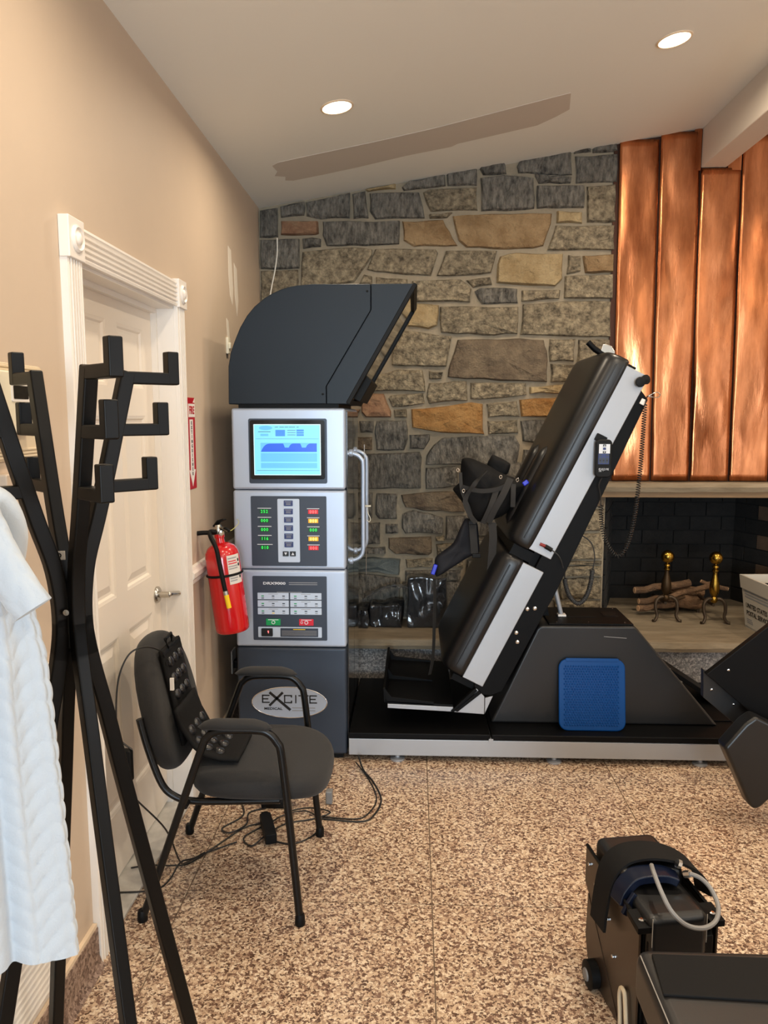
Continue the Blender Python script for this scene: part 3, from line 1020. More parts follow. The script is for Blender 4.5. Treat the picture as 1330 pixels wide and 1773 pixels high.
# middle control plate
cp2 = plate('control_plate', -.733, -.391, .923, 1.242, m_plate, p2, .003, .005)
plate('button_strip', -.612, -.513, .941, 1.230, m_plate2, p2, .002, .005, .003)
for k in range(6):
    z = 1.2105 - k * .0375
    b = plate('button', -.5825, -.5425, z - .0125, z + .0125, m_btn, p2, .003, .002, .005)
    for q, w in ((.006, .030), (-.001, .022), (-.007, .022)):
        flat('button_print', [(-.5625 - w / 2, z + q), (-.5625 + w / 2, z + q), (-.5625 + w / 2, z + q + .0028), (-.5625 - w / 2, z + q + .0028)], m_printg, b, .008, .0003)
for x, up in ((-.5775, False), (-.545, True)):
    b = plate('arrow_button', x - .0135, x + .0135, .969, .9915, m_kbtn, p2, .003, .002, .005)
    s = 1 if up else -1
    flat('arrow', [(x - .007, .9805 - s * .006), (x + .007, .9805 - s * .006), (x, .9805 + s * .007)], m_print, b, .008, .0003)
for k, s in enumerate(('252', '000', '000', '116', '010')):
    z = 1.173 - k * .0412
    dsp = plate('green_readout', -.693, -.651, z - .0095, z + .0095, m_gdisp, p2, .002, .001, .003)
    text('digits', s, (-.672, YF - .0055, z - .0008), .020, FRONT, m_green_led, p2, 0.9, bold=.0, spacing=1.3)
    w = .031 + .004 * (k == 4)
    flat('caption', [(-.672 - w, z + .0125), (-.672 + w, z + .0125), (-.672 + w, z + .0155), (-.672 - w, z + .0155)], m_print, p2, .003, .0006)
for k, (m1, m2) in enumerate(((m_rdisp, m_red_led), (m_ydisp, m_yel_led), (m_gdisp, m_green_led), (m_ydisp, m_yel_led), (m_rdisp, m_red_led))):
    z = 1.172 - k * .0412
    plate('coloured_readout', -.4735, -.4285, z - .0095, z + .0095, m1, p2, .002, .001, .003)
    text('digits', '000', (-.451, YF - .0055, z - .0008), .020, FRONT, m2, p2, 0.9, bold=.0, spacing=1.3)
    flat('caption', [(-.451 - .028, z + .0125), (-.451 + .028, z + .0125), (-.451 + .028, z + .0155), (-.451 - .028, z + .0155)], m_print, p2, .003, .0006)
# lower diagnostic plate
cp3 = plate('diagnostic_plate', -.733, -.393, .576, .876, m_plate, p3, .003, .005)
text('model_lettering', 'DRX9000', (-.633, YF - .0036, .842), .0165, FRONT, m_print, p3, 1.55, bold=.0005)
for z in (.8445, .836):
    flat('caption', [(-.566, z), (-.436, z), (-.436, z + .0032), (-.566, z + .0032)], m_printg, p3, .003, .0006)
flat('caption', [(-.622, .8005), (-.508, .8005), (-.508, .803), (-.622, .803)], m_printg, p3, .003, .0006)
for cx in (-.639, -.489):
    for k in range(3):
        z = .7835 - k * .0352
        pb = plate('indicator_box', cx - .0715, cx + .0715, z - .0152, z + .0152, m_plate2, p3, .002, .002, .003)
        for q, dx in enumerate((-.048, 0, .048)):
            lamp = m_gbtn if q == 0 else m_plate
            flat('indicator', [(cx + dx - .006, z - .002), (cx + dx + .006, z - .002), (cx + dx + .006, z + .0025), (cx + dx - .006, z + .0025)], lamp, pb, .005, .0006)
            lit = m_yellow if (cx < -.6 and k == 2 and q == 1) else (m_kbtn if q == 0 else m_gbtn if False else m_printg)
            flat('indicator', [(cx + dx - .006, z - .011), (cx + dx + .006, z - .011), (cx + dx + .006, z - .0075), (cx + dx - .006, z - .0075)], lit, pb, .005, .0006)
        flat('caption', [(cx - .022, z + .0085), (cx + .022, z + .0085), (cx + .022, z + .0105), (cx - .022, z + .0105)], m_printg, pb, .005, .0004)
for cx, m1 in ((-.640, m_gbtn), (-.488, m_rbtn)):
    kb = plate('start_key' if m1 is m_gbtn else 'stop_key', cx - .033, cx + .033, .647, .677, m1, p3, .003, .002, .003)
    ring = MB()
    ring.tube([(cx + .0075 * math.cos(a * .5236), YF - .0068, .661 + .0075 * math.sin(a * .5236)) for a in range(12)], .0018, 6, closed=True)
    ring.build('key_symbol', m_print, kb, smooth=True)
    flat('key_print', [(cx - .024, .6715), (cx + .024, .6715), (cx + .024, .6745), (cx - .024, .6745)], m_print, kb, .006, .0004)
    if m1 is m_rbtn:
        MB().tube([(cx - .021 + .005 * math.cos(a * .5236), YF - .0066, .661 + .005 * math.sin(a * .5236)) for a in range(12)], .0011, 6, closed=True).build('key_symbol', m_print, kb, smooth=True)
plate('switch_strip', -.7105, -.4175, .590, .639, m_plate2, p3, .002, .003, .003)
sw = plate('power_switch', -.695, -.643, .596, .633, m_kbtn, p3, .006, .003, .005)
flat('switch_lamp', [(-.667, .6225), (-.660, .6225), (-.6605, .611), (-.664, .611)], m_red_led, sw, .011, .0004)
wb_ = plate('warning_label', -.608, -.434, .593, .634, m_plate, p3, .001, .001, .005)
flat('caption', [(-.549, .6268), (-.493, .6268), (-.493, .6298), (-.549, .6298)], m_yellow, wb_, .006, .0004)
for k in range(5):
    flat('caption', [(-.602, .6205 - k * .0052), (-.440, .6205 - k * .0052), (-.440, .6222 - k * .0052), (-.602, .6222 - k * .0052)], m_printg, wb_, .006, .0003)
# oval maker's badge
ov = MB().prism([(-.572 + .175 * math.cos(a * math.pi / 24), .279 + .074 * math.sin(a * math.pi / 24)) for a in range(48)], fr(0), YF, YF - .003).build('badge', m_silver, base)
MB().tube([(-.572 + .175 * math.cos(a * math.pi / 24), YF - .003, .279 + .074 * math.sin(a * math.pi / 24)) for a in range(48)], .0022, 6, closed=True).build('badge_rim', m_chrome, ov, smooth=True)
def glyph(segs, w=.0055):
    g = MB()
    for (x0, z0), (x1, z1) in segs:
        a, b = Vector((x0, 0, z0)), Vector((x1, 0, z1))
        t = (b - a).normalized()
        c = (a + b) / 2
        g.obox((c.x, YF - .0035, c.z), t, (0, 1, 0), t.cross(Vector((0, 1, 0))), (b - a).length / 2 + w / 2, .0006, w / 2)
    return g
def letter(ch, x, z, w, h):
    S = {'E': [((0, 0), (0, 1)), ((0, 1), (1, 1)), ((0, .5), (.8, .5)), ((0, 0), (1, 0))],
         'C': [((0, 0), (0, 1)), ((0, 1), (1, 1)), ((1, 1), (1, .82)), ((0, 0), (1, 0)), ((1, 0), (1, .2))],
         'I': [((.5, 0), (.5, 1))], 'T': [((.5, 0), (.5, 1)), ((0, 1), (1, 1))]}[ch]
    return [((x + a[0] * w, z + a[1] * h), (x + b[0] * w, z + b[1] * h)) for a, b in S]
segs = letter('E', -.697, .278, .030, .034) + letter('C', -.594, .278, .032, .034) + letter('I', -.552, .278, .02, .034) + letter('T', -.527, .278, .042, .034) + letter('E', -.476, .278, .030, .034)
glyph(segs, .0055).build('badge_lettering', m_printk, ov)
glyph([((-.660, .323), (-.572, .246))], .012).build('badge_lettering', m_printk, ov)
glyph([((-.662, .266), (-.606, .323))], .011).build('badge_lettering', m_printk, ov)
text('badge_lettering', 'MEDICAL', (-.648, YF - .0036, .2475), .0165, FRONT, m_printk, ov, 1.25, bold=.0004)
for z in (.251, .238):
    flat('caption', [(-.560, z), (-.452, z), (-.452, z + .004), (-.560, z + .004)], m_printg, ov, .003, .0004)

# ================================================================= TREATMENT TABLE
table = thing('traction_table', 'black padded traction table tilted upright on a long black base with silver rail', 'machine', (.6, 3.8, 0))
BY0, BY1 = 3.405, 4.16
MB().box(-.296, 1.60, BY0 + .004, BY1 - .01, .032, .112).build('base_rail', m_rail, table, bevel=.003)
for x0, x1 in ((-.296, .358), (.364, 1.615)):
    MB().box(x0, x1, BY0, BY1, .114, .142).build('base_deck', m_edge, table, bevel=.005)
MB().box(.352, .372, BY0 - .001, BY0 + .02, .106, .122).build('deck_clip', m_rail, table)
for x in (-.07, .66, 1.33):
    for y in (3.445, 4.10):
        MB().lathe([(.034, 0), (.034, .008), (.012, .012), (.010, .034)], (x, y, 0), (0, 0, 1), 18).build('levelling_foot', m_rail, table, smooth=True)
# motor housing
hp_ = [(.373, .142), (1.445, .142), (1.052, .608), (1.035, .622), (.60, .622), (.583, .608)]
house = MB().prism(hp_, fr(0), 3.545, 3.89).build('motor_housing', m_house, table, bevel=.012, seg=3)
MB().box(.64, 1.035, 3.56, 3.875, .622, .630).build('housing_lid', m_edge, table, bevel=.003)
for x0, x1, y0, y1 in ((.70, .885, 3.68, 3.72), (.93, 1.0, 3.70, 3.78)):
    MB().box(x0, x1, y0, y1, .6285, .6315).build('lid_slot', m_rubber, table)
for x, y in ((.68, 3.58), (.83, 3.585), (1.0, 3.585), (.68, 3.85), (1.01, 3.85)):
    MB().lathe([(.004, 0), (.004, .002), (.002, .003)], (x, y, .630), (0, 0, 1), 8).build('screw', m_chrome, house)
MB().tube([(.895, 3.5435, .573), (1.0, 3.5435, .566)], .0012, 5).build('scratch', m_rail, house)
# steel lever brackets behind the table and the white actuator rod
MB().prism([(.53, .64), (.66, .64), (.64, .72), (.60, .83), (.57, .83)], fr(0), 3.66, 3.68).build('bracket', m_edge, table, bevel=.002)
rod = MB().tube([(.655, 3.70, .90), (.725, 3.70, .632)], .011, 10).build('actuator_rod', m_rail, table, smooth=True)
MB().box(.705, .745, 3.68, 3.72, .626, .640).build('rod_clevis', m_white, rod, bevel=.003)
# base extension plates at the far end
MB().prism([(1.25, .142), (1.62, .142), (1.62, .150), (1.27, .150)], fr(0), 3.60, 4.10).build('end_plate', m_edge, table, bevel=.002)
MB().prism([(1.22, .36), (1.245, .372), (1.56, .165), (1.54, .150)], fr(0), 3.80, 4.0).build('end_ramp', m_edge, table, bevel=.003)
for x, y, z in ((1.29, 3.795, .335), (1.50, 3.795, .196)):
    MB().lathe([(.006, 0), (.006, .003), (.003, .004)], (x, y, z), (0, -1, 0), 10).build('bolt', m_chrome, table)

# tilted bed in its own slope coordinates
def T(s, n, y):
    return (.237 + .444 * s - .896 * n, y, .402 + .896 * s + .444 * n)
TY0, TY1 = 3.48, 4.17
def bed(poly, y0, y1):
    return MB().prism(poly, lambda a, b, d: T(a, b, d), y0, y1)
def brect(s0, s1, n0, n1, y0, y1):
    return bed([(s0, n0), (s1, n0), (s1, n1), (s0, n1)], y0, y1)
for y0, y1 in ((TY0 - .012, TY0 + .012), (TY1 - .012, TY1 + .012)):
    brect(-.01, .597, -.103, .002, y0, y1).build('lower_rail', m_rail, table, bevel=.003)
    brect(.664, 1.579, -.103, .012, y0, y1).build('upper_rail', m_rail, table, bevel=.003)
MB_fr = bed([(-.045, -.125), (-.03, -.07), (.0, -.06), (1.51, -.06), (1.515, -.10), (1.49, -.15), (.55, -.197), (.01, -.195), (-.03, -.16)], TY0 - .004, TY0 + .03)
MB_fr.build('side_frame', m_edge, table, bevel=.003)
bed([(-.045, -.125), (-.03, -.07), (.0, -.06), (1.51, -.06), (1.515, -.10), (1.49, -.15), (.55, -.197), (.01, -.195), (-.03, -.16)], TY1 - .03, TY1 + .004).build('side_frame', m_edge, table, bevel=.003)
brect(.0, 1.49, -.12, -.03, TY0 + .03, TY1 - .03).build('bed_tray', m_edge, table)
for s, h in ((.05, .012), (.605, .075), (1.45, .012)):
    brect(s, s + .05, -.03, h, TY0 + .013, TY1 - .013).build('cross_bar', m_edge, table)
def cushion(s0, s1, name, lean):
    # padded top with soft shoulders: closed section swept across the width
    prof = [(TY0 - .0195, -.006), (TY0 - .020, .001), (TY0 - .023, .05), (TY0 - .012, .092), (TY0 + .03, .116), (TY0 + .09, .120), ((TY0 + TY1) / 2, .120), (TY1 - .09, .120), (TY1 - .03, .116), (TY1 + .012, .092), (TY1 + .023, .05), (TY1 + .020, .001), (TY1 + .0195, -.006)]
    sec = [(0, .55), (.012, .8), (.03, .95), (.06, 1.0)]
    st = [(s0 + a, k) for a, k in sec] + [(s0 + (s1 - s0) * t, 1.0) for t in (.25, .5, .75)] + [(s1 - a, k) for a, k in reversed(sec)]
    vs = []
    for s, k in st:
        for y, n in prof:
            ym = (TY0 + TY1) / 2
            inset = (1 - k) * .05
            yy = y + (inset if y < ym else -inset)
            vs.append(T(s + lean * n, .014 + (n - .014) * (k ** .5), yy))
    m = len(prof)
    fs = []
    for i in range(len(st) - 1):
        for j in range(m - 1):
            fs.append((i * m + j, i * m + j + 1, (i + 1) * m + j + 1, (i + 1) * m + j))
        fs.append((i * m + m - 1, i * m, (i + 1) * m, (i + 1) * m + m - 1))
    fs.append(tuple(range(m)))
    fs.append(tuple((len(st) - 1) * m + j for j in range(m)))
    o = MB().add(vs, fs).build(name, m_vinyl, table, subsurf=1)
    # piped seam along both long edges
    for y, in ((TY0 - .020,), (TY1 + .020,)):
        MB().tube([T(s0 + .05, .052, y), T((s0 + s1) / 2, .052, y), T(s1 - .05, .052, y)], .0035, 6).build('piping', m_vinyl, o, smooth=True)
    return o
cu = cushion(.648, 1.612, 'upper_cushion', 0.0)
cl_ = cushion(-.02, .612, 'lower_cushion', 0.0)
# lengthwise hollows for the spine pads on the upper cushion
for yc in (3.66, 3.90):
    pd = []
    for i in range(13):
        t = i / 12
        s = .70 + .43 * t
        r = .046 * (1 - (2 * t - 1) ** 8) ** .5 + .002
        pd.append((s, r))
    g = MB()
    rings = []
    for s, r in pd:
        rings.append([T(s, .112 + .034 * math.sin(a * math.pi / 8) * (r / .048), yc + r * math.cos(a * math.pi / 8)) for a in range(9)])
    g.add([v for rg in rings for v in rg], [(i * 9 + k, i * 9 + k + 1, i * 9 + 10 + k, i * 9 + 9 + k) for i in range(12) for k in range(8)])
    g.build('lumbar_roll', m_vinyl, cu, smooth=True, angle=80)
for s, n in ((.412, -.117), (.430, -.146), (.290, -.124), (.253, -.149)):
    MB().lathe([(.009, 0), (.009, .003), (.005, .006), (.001, .006)], (*T(s, n, TY0 - .004)[:1], TY0 - .004, T(s, n, 0)[2]), (0, -1, 0), 12).build('bolt', m_chrome, table, smooth=True)
# head end: steel bracket with black crossbar and the knob on the rail
hb = bed([(1.60, .02), (1.655, .03), (1.672, .06), (1.668, .088), (1.66, .10), (1.60, .09)], 3.72, 3.735).build('head_bracket', m_nickel, table, bevel=.004)
MB().tube([T(1.64, .165, 3.73), T(1.625, .12, 3.73), T(1.61, -.05, 3.73)], .014, 10).build('head_bar', m_edge, table, smooth=True)
brect(1.575, 1.60, -.05, .03, TY0 + .05, TY1 - .05).build('head_plate', m_edge, table, bevel=.003)
kn = MB().lathe([(.012, 0), (.012, .012), (.020, .016), (.023, .026), (.020, .036), (.010, .038)], T(1.538, -.075, TY0 - .012), (0, -1, 0), 12).build('knob', m_rubber, table, smooth=True)
MB().lathe([(.010, 0), (.012, .012), (.021, .016), (.022, .026), (.001, .03)], T(1.552, -.085, TY0 - .014), (.4, -1, .1), 10).build('knob', m_rubber, table, smooth=True)
ring = catmull([(1.030, 3.470, 1.686), (1.046, 3.460, 1.696), (1.066, 3.460, 1.703), (1.079, 3.460, 1.693), (1.072, 3.460, 1.681), (1.052, 3.460, 1.681)], 5, True)
MB().tube(ring, .0022, 6, closed=True).build('cable_ring', m_nickel, table, smooth=True)
MB().obox((1.008, 3.468, 1.661), (.45, 0, .89), (0, 1, 0), (-.89, 0, .45), .013, .004, .011).build('cable_clip', m_white, table, bevel=.002)
# foot rest
fo = MB().prism([(-.118, .236), (.19, .222), (.19, .245), (-.118, .256)], fr(0), TY0 - .005, TY1 - .05).build('foot_tray', m_rail, table, bevel=.002)
MB().prism([(-.125, .262), (.19, .246), (.19, .256), (-.125, .272)], fr(0), TY0 - .004, TY1 - .05).build('foot_board', m_edge, table, bevel=.003)
MB().prism([(-.136, .262), (-.120, .262), (-.128, .335), (-.140, .335)], fr(0), TY0 - .004, TY1 - .05).build('toe_lip', m_edge, table, bevel=.003)
for y in (TY0 - .004, TY0 + .30, TY1 - .08):
    MB().prism([(-.13, .262), (.10, .252), (.10, .268), (-.10, .290), (-.13, .330)], fr(0), y, y + .014).build('foot_rib', m_edge, table, bevel=.002)
MB().prism([(.19, .222), (.335, .213), (.335, .298), (.297, .338)], fr(0), TY0 - .008, TY0 + .006).build('heel_bracket', m_rail, table, bevel=.002)
MB().prism([(.338, .213), (.375, .300), (.338, .290)], fr(0), TY0 - .002, TY0 + .006).build('heel_bracket', m_rail, table, bevel=.002)
for k in (0, 1):
    ox = .018 * k
    MB().prism([(.178 + ox, .228 + .004 * k), (.192 + ox, .222 + .004 * k), (.302 + ox, .328 - .010 * k), (.290 + ox, .340 - .010 * k)], fr(0), TY0 - .014 - .004 * k, TY0 + .012).build('slide_track', m_edge, table, bevel=.002)
brect(-.05, -.02, -.10, .04, TY0 + .02, TY1 - .06).build('foot_hinge', m_edge, table)

# ================================================================= THINGS ON AND AROUND THE TABLE
# folded harness hanging over the lower cushion
har = thing('traction_harness', 'bundle of black traction harness straps hung on the tilted table', 'harness', (.36, 3.6, .5))
def puff(poly, yc, th, sd, amp=.018):
    """soft crumpled pad from an outline in X-Z: front and back shells"""
    n = len(poly)
    cx = sum(p[0] for p in poly) / n; cz = sum(p[1] for p in poly) / n
    dense = []
    for i in range(n):
        a, b = poly[i], poly[(i + 1) % n]
        for k in range(3):
            t = k / 3
            dense.append((a[0] + (b[0] - a[0]) * t, a[1] + (b[1] - a[1]) * t))
    n = len(dense)
    vs, fs = [], []
    lv = [(1.0, 0.0), (.93, .55), (.75, .85), (.5, 1.0), (.25, 1.0)]
    for sgn in (-1, 1):
        base = len(vs)
        for q, h in lv:
            for x, z in dense:
                px, pz = cx + (x - cx) * q, cz + (z - cz) * q
                f = nz(px, sgn, pz, 16) * amp + nz(px, sgn + sd, pz, 40) * amp * .4
                vs.append((px + f * .3, yc + sgn * th * h + f * (h if h else 0), pz))
        vs.append((cx, yc + sgn * th, cz))
        for k in range(len(lv) - 1):
            for i in range(n):
                j = (i + 1) % n
                fs.append((base + k * n + i, base + k * n + j, base + (k + 1) * n + j, base + (k + 1) * n + i))
        fs += [(base + 4 * n + i, base + 4 * n + (i + 1) % n, base + 5 * n) for i in range(n)]
    h = len(vs) // 2
    fs += [(i, (i + 1) % n, h + (i + 1) % n, h + i) for i in range(n)]
    return MB().add(vs, fs)
puff([(0.2230, 1.4010), (0.2660, 1.4040), (0.3500, 1.3690), (0.4150, 1.3310), (0.5100, 1.2990), (0.5300, 1.2720), (0.4850, 1.2010), (0.4410, 1.1350), (0.3550, 1.0930), (0.2650, 1.1010), (0.2360, 1.1890), (0.1810, 1.2540), (0.2190, 1.2870)], 3.66, .085, 3).build('belt_bundle', m_strap, har, subsurf=1)
puff([(0.3480, 1.3700), (0.3740, 1.4190), (0.4220, 1.3970), (0.4660, 1.3710), (0.4510, 1.3220), (0.3870, 1.2950)], 3.70, .03, 9, .01).build('belt_flap', m_strap, har, subsurf=1)
puff([(0.2490, 1.1150), (0.3110, 1.0900), (0.3240, 0.9350), (0.2690, 0.9180), (0.1910, 0.8660), (0.1080, 0.8110), (0.1010, 0.9160), (0.1950, 0.9850)], 3.70, .03, 5, .012).build('belt_tail', m_navy, har, subsurf=1)
def strap(name, pts, w, m=m_web, wdir=(1, 0, 0), parent=har):
    return MB().ribbon(catmull(pts, 5), wdir, w, .003).build(name, m, parent, smooth=True)
strap('strap', [(0.336, 3.550, 1.350), (0.280, 3.540, 1.289), (0.239, 3.550, 1.216), (0.258, 3.540, 1.150), (0.289, 3.550, 1.108)], .022, wdir=(.7, 0, .7))
strap('strap', [(0.445, 3.550, 1.315), (0.412, 3.530, 1.245), (0.376, 3.530, 1.178), (0.347, 3.545, 1.109)], .030, wdir=(1, 0, .5))
strap('strap', [(0.382, 3.550, 1.262), (0.360, 3.530, 1.200), (0.338, 3.535, 1.145), (0.321, 3.545, 1.106)], .026, wdir=(1, 0, .4))
strap('strap', [(0.223, 3.560, 1.274), (0.307, 3.540, 1.257), (0.397, 3.545, 1.268), (0.450, 3.550, 1.299)], .020, wdir=(0, 0, 1))
strap('strap', [(0.458, 3.545, 1.289), (0.457, 3.535, 1.245), (0.457, 3.540, 1.183)], .022, wdir=(1, 0, 0))
strap('strap', [(0.365, 3.560, 1.107), (0.370, 3.550, 1.041), (0.366, 3.550, 0.945), (0.360, 3.545, 0.850)], .036, wdir=(1, 0, 0))
strap('strap', [(0.278, 3.620, 1.112), (0.283, 3.600, 1.032), (0.290, 3.600, 0.955)], .034, wdir=(1, 0, 0))
strap('strap', [(0.102, 3.660, 0.815), (0.105, 3.640, 0.714), (0.102, 3.620, 0.591), (0.100, 3.610, 0.494), (0.092, 3.600, 0.410), (0.081, 3.600, 0.358)], .022, wdir=(.6, .8, 0))
strap('strap', [(0.216, 3.580, 1.339), (0.224, 3.560, 1.255), (0.256, 3.550, 1.175), (0.274, 3.560, 1.115)], .016, wdir=(.8, 0, -.4))
for c in ((0.298, 3.595, 0.945), (0.276, 3.585, 1.103)):
    MB().obox(c, (1, 0, 0), (0, 1, 0), (0, 0, 1), .020, .006, .010).build('buckle', m_rubber, har, bevel=.003)
MB().obox((0.514, 3.550, 1.294), (.8, 0, .6), (0, 1, 0), (-.6, 0, .8), .014, .010, .010).build('blue_clip', m_bluec, har, bevel=.005)
MB().obox((0.101, 3.660, 0.864), (.3, 0, .95), (0, 1, 0), (-.95, 0, .3), .026, .010, .010).build('blue_clip', m_bluec, har, bevel=.004)
for c in ((0.205, 3.580, 1.350), (0.231, 3.550, 1.256), (0.400, 3.550, 1.321), (0.477, 3.550, 1.307)):
    cc = Vector(c)
    MB().tube([(cc.x + .006 * math.cos(a), cc.y, cc.z + .008 * math.sin(a)) for a in [i * .7854 for i in range(8)]], .0020, 6, closed=True).build('metal_ring', m_chrome, har, smooth=True)

# hand control on the rail with its coiled cord
hc = thing('hand_control', 'black hand control with white and navy keypad hung on the table rail', 'remote', (.834, 3.44, 1.32))
hx, hy = .836, 3.43
hbody = MB().prism(rrect(hx - .037, hx + .034, 1.330, 1.497, .018), fr(0), hy - .012, hy + .016).build('handset', m_rubber, hc, bevel=.005)
bed([(1.23, -.065), (1.262, -.065), (1.262, -.018), (1.23, -.018)], hy + .016, TY0 - .012).build('cradle', m_rubber, hc, bevel=.002)
def hplate(name, x0, x1, z0, z1, m, parent, base, d=.0012):
    return MB().box(hx + x0, hx + x1, hy - .012 - base - d, hy - .012 - base, z0, z1).build(name, m, parent)
hplate('keypad', -.024, .024, 1.436, 1.477, m_print, hbody, 0)
hplate('keypad', -.026, .021, 1.389, 1.435, m_btn, hbody, 0)
for z, up in ((1.471, 1), (1.457, 0), (1.442, -1)):
    k = hplate('key', -.007, .006, z - .005, z + .005, m_kbtn if up else m_btn, hbody, .0012)
    if up:
        MB().prism([(hx - .004, z - up * .003), (hx + .003, z - up * .003), (hx - .0005, z + up * .003)], fr(0), hy - .0146, hy - .0150).build('arrow', m_print, k)
for x in (-.0235, -.009, .006):
    hplate('key', x, x + .012, 1.393, 1.418, m_plate, hbody, .0012)
    hplate('key_window', x + .002, x + .010, 1.402, 1.409, m_kbtn, hbody, .0024, .0006)
hplate('key', -.023, -.012, 1.424, 1.431, m_plate, hbody, .0012)
hplate('key', .007, .018, 1.424, 1.431, m_plate, hbody, .0012)
glyph_h = MB()
for (x0, z0), (x1, z1) in (((-.021, .010), (-.021, .002)), ((-.021, .010), (-.014, .010)), ((-.021, .002), (-.014, .002)), ((-.018, .006), (-.013, .006)), ((-.016, -.003), (-.004, .011)), ((-.010, .011), (-.002, -.001)),
                           ((.000, .010), (.000, .003)), ((.000, .010), (.005, .010)), ((.000, .003), (.005, .003)), ((.008, .010), (.008, .003)), ((.0105, .010), (.0155, .010)), ((.013, .010), (.013, .003)), ((.0175, .010), (.0175, .003)), ((.0175, .010), (.0215, .010)), ((.0175, .0065), (.0205, .0065)), ((.0175, .003), (.0215, .003)), ((-.022, -.003), (-.010, -.003))):
    a, b = Vector((x0, 0, z0)), Vector((x1, 0, z1))
    t = (b - a).normalized(); c = (a + b) / 2
    glyph_h.obox((hx + c.x, hy - .0124, 1.360 + c.z), t, (0, 1, 0), t.cross(Vector((0, 1, 0))), (b - a).length / 2, .0004, .0007)
glyph_h.build('handset_lettering', m_print, hbody)
def coil(path, turns, rad, wire, name, m, parent):
    P = [Vector(p) for p in path]
    acc = [0]
    for i in range(1, len(P)):
        acc.append(acc[-1] + (P[i] - P[i - 1]).length)
    Ltot = acc[-1]
    steps = turns * 9
    pts = []
    j = 0
    up = Vector((0, 1, 0))
    for i in range(steps + 1):
        d = Ltot * i / steps
        while j < len(P) - 2 and acc[j + 1] < d:
            j += 1
        t = (d - acc[j]) / max(1e-9, acc[j + 1] - acc[j])
        c = P[j].lerp(P[j + 1], t)
        tg = (P[j + 1] - P[j]).normalized()
        sd = tg.cross(up).normalized()
        a = 2 * math.pi * turns * i / steps
        pts.append(c + (up * math.cos(a) + sd * math.sin(a)) * rad)
    return MB().tube(pts, wire, 5).build(name, m, parent, smooth=True, angle=80)
cp_ = catmull([(1.010, 3.440, 1.650), (1.006, 3.440, 1.499), (1.000, 3.440, 1.346), (0.988, 3.440, 1.192), (0.972, 3.440, 1.083), (0.949, 3.440, 1.009), (0.917, 3.440, 0.975), (0.883, 3.440, 1.004), (0.855, 3.440, 1.061), (0.840, 3.440, 1.126), (0.833, 3.440, 1.204)], 6)
coil(cp_, 88, .0085, .0022, 'coiled_cord', m_coil, hc)
MB().tube(catmull([(0.833, 3.440, 1.204), (0.831, 3.440, 1.248), (0.821, 3.435, 1.295), (hx, hy, 1.335)], 5), .0025, 6).build('cord', m_coil, hc, smooth=True)
MB().tube(catmull([(1.010, 3.440, 1.650), (1.017, 3.450, 1.670), (1.026, 3.465, 1.686)], 5), .0025, 6).build('cord', m_coil, hc, smooth=True)

gc = thing('emergency_cord', 'dark grey coiled cable with red tipped plug looped under the tilted table', 'cable', (0.758, 3.500, 0.733))
coil(catmull([(0.821, 3.500, 0.899), (0.815, 3.500, 0.837), (0.796, 3.500, 0.774), (0.763, 3.500, 0.741), (0.728, 3.500, 0.765), (0.705, 3.500, 0.814), (0.696, 3.500, 0.857)], 6), 46, .0075, .0042, 'coiled_cord', m_coilg, gc)
MB().tube(catmull([(0.821, 3.500, 0.899), (0.829, 3.500, 0.958), (0.816, 3.520, 1.021), (0.775, 3.540, 1.053)], 6), .003, 6).build('lead', m_coilg, gc, smooth=True)
MB().tube(catmull([(0.696, 3.500, 0.857), (0.685, 3.480, 0.907), (0.658, 3.455, 0.970), (0.616, 3.455, 1.004)], 6), .003, 6).build('lead', m_coilg, gc, smooth=True)
MB().tube([(0.626, 3.455, 0.997), (0.595, 3.457, 1.015)], .010, 8).build('plug_body', m_rubber, gc, smooth=True)
MB().tube([(0.595, 3.457, 1.015), (0.572, 3.458, 1.025)], .0075, 8).build('plug_tip', m_redtip, gc, smooth=True)

# blue foot mat leaning on the housing
matt = thing('foot_mat', 'square blue plastic foot mat with nubs leaning on the grey housing', 'mat', (.835, 3.46, .143))
mb0, mt0 = Vector((0, 3.462, .143)), Vector((0, 3.522, .470))
mu = (mt0 - mb0); ml = mu.length; mu.normalize()
mn = Vector((0, -mu.z, mu.y))
def mp(x, h, d):
    p = mb0 + mu * h + mn * d
    return (x, p.y, p.z)
MB().prism(rrect(.683, .992, 0, ml, .042, 6), lambda a, b, d: mp(a, b, d), -.014, .0).build('mat_body', m_blue, matt, bevel=.006, seg=3)
MB().prism(rrect(.715, .962, ml - .012, ml + .004, .006, 3), lambda a, b, d: mp(a, b, d), -.013, .002).build('mat_ridge', m_blue, matt, bevel=.002)
nb = MB()
nx_, nr_ = 21, 24
for r in range(nr_):
    for k in range(nx_):
        x = .710 + (.965 - .710) * (k + (.5 if r % 2 else 0)) / nx_
        h = .028 + (ml - .062) * r / (nr_ - 1)
        rr = .0048
        ringv = [mp(x + rr * math.cos(a * 1.0472), h + rr * math.sin(a * 1.0472), 0) for a in range(6)]
        top = [mp(x + rr * .5 * math.cos(a * 1.0472), h + rr * .5 * math.sin(a * 1.0472), .0060) for a in range(6)]
        nb.add(ringv + top, [(a, (a + 1) % 6, 6 + (a + 1) % 6, 6 + a) for a in range(6)] + [tuple(range(6, 12))])
nub = nb.build('nubs', m_blue, matt, smooth=True, angle=80)
nub['kind'] = 'stuff'

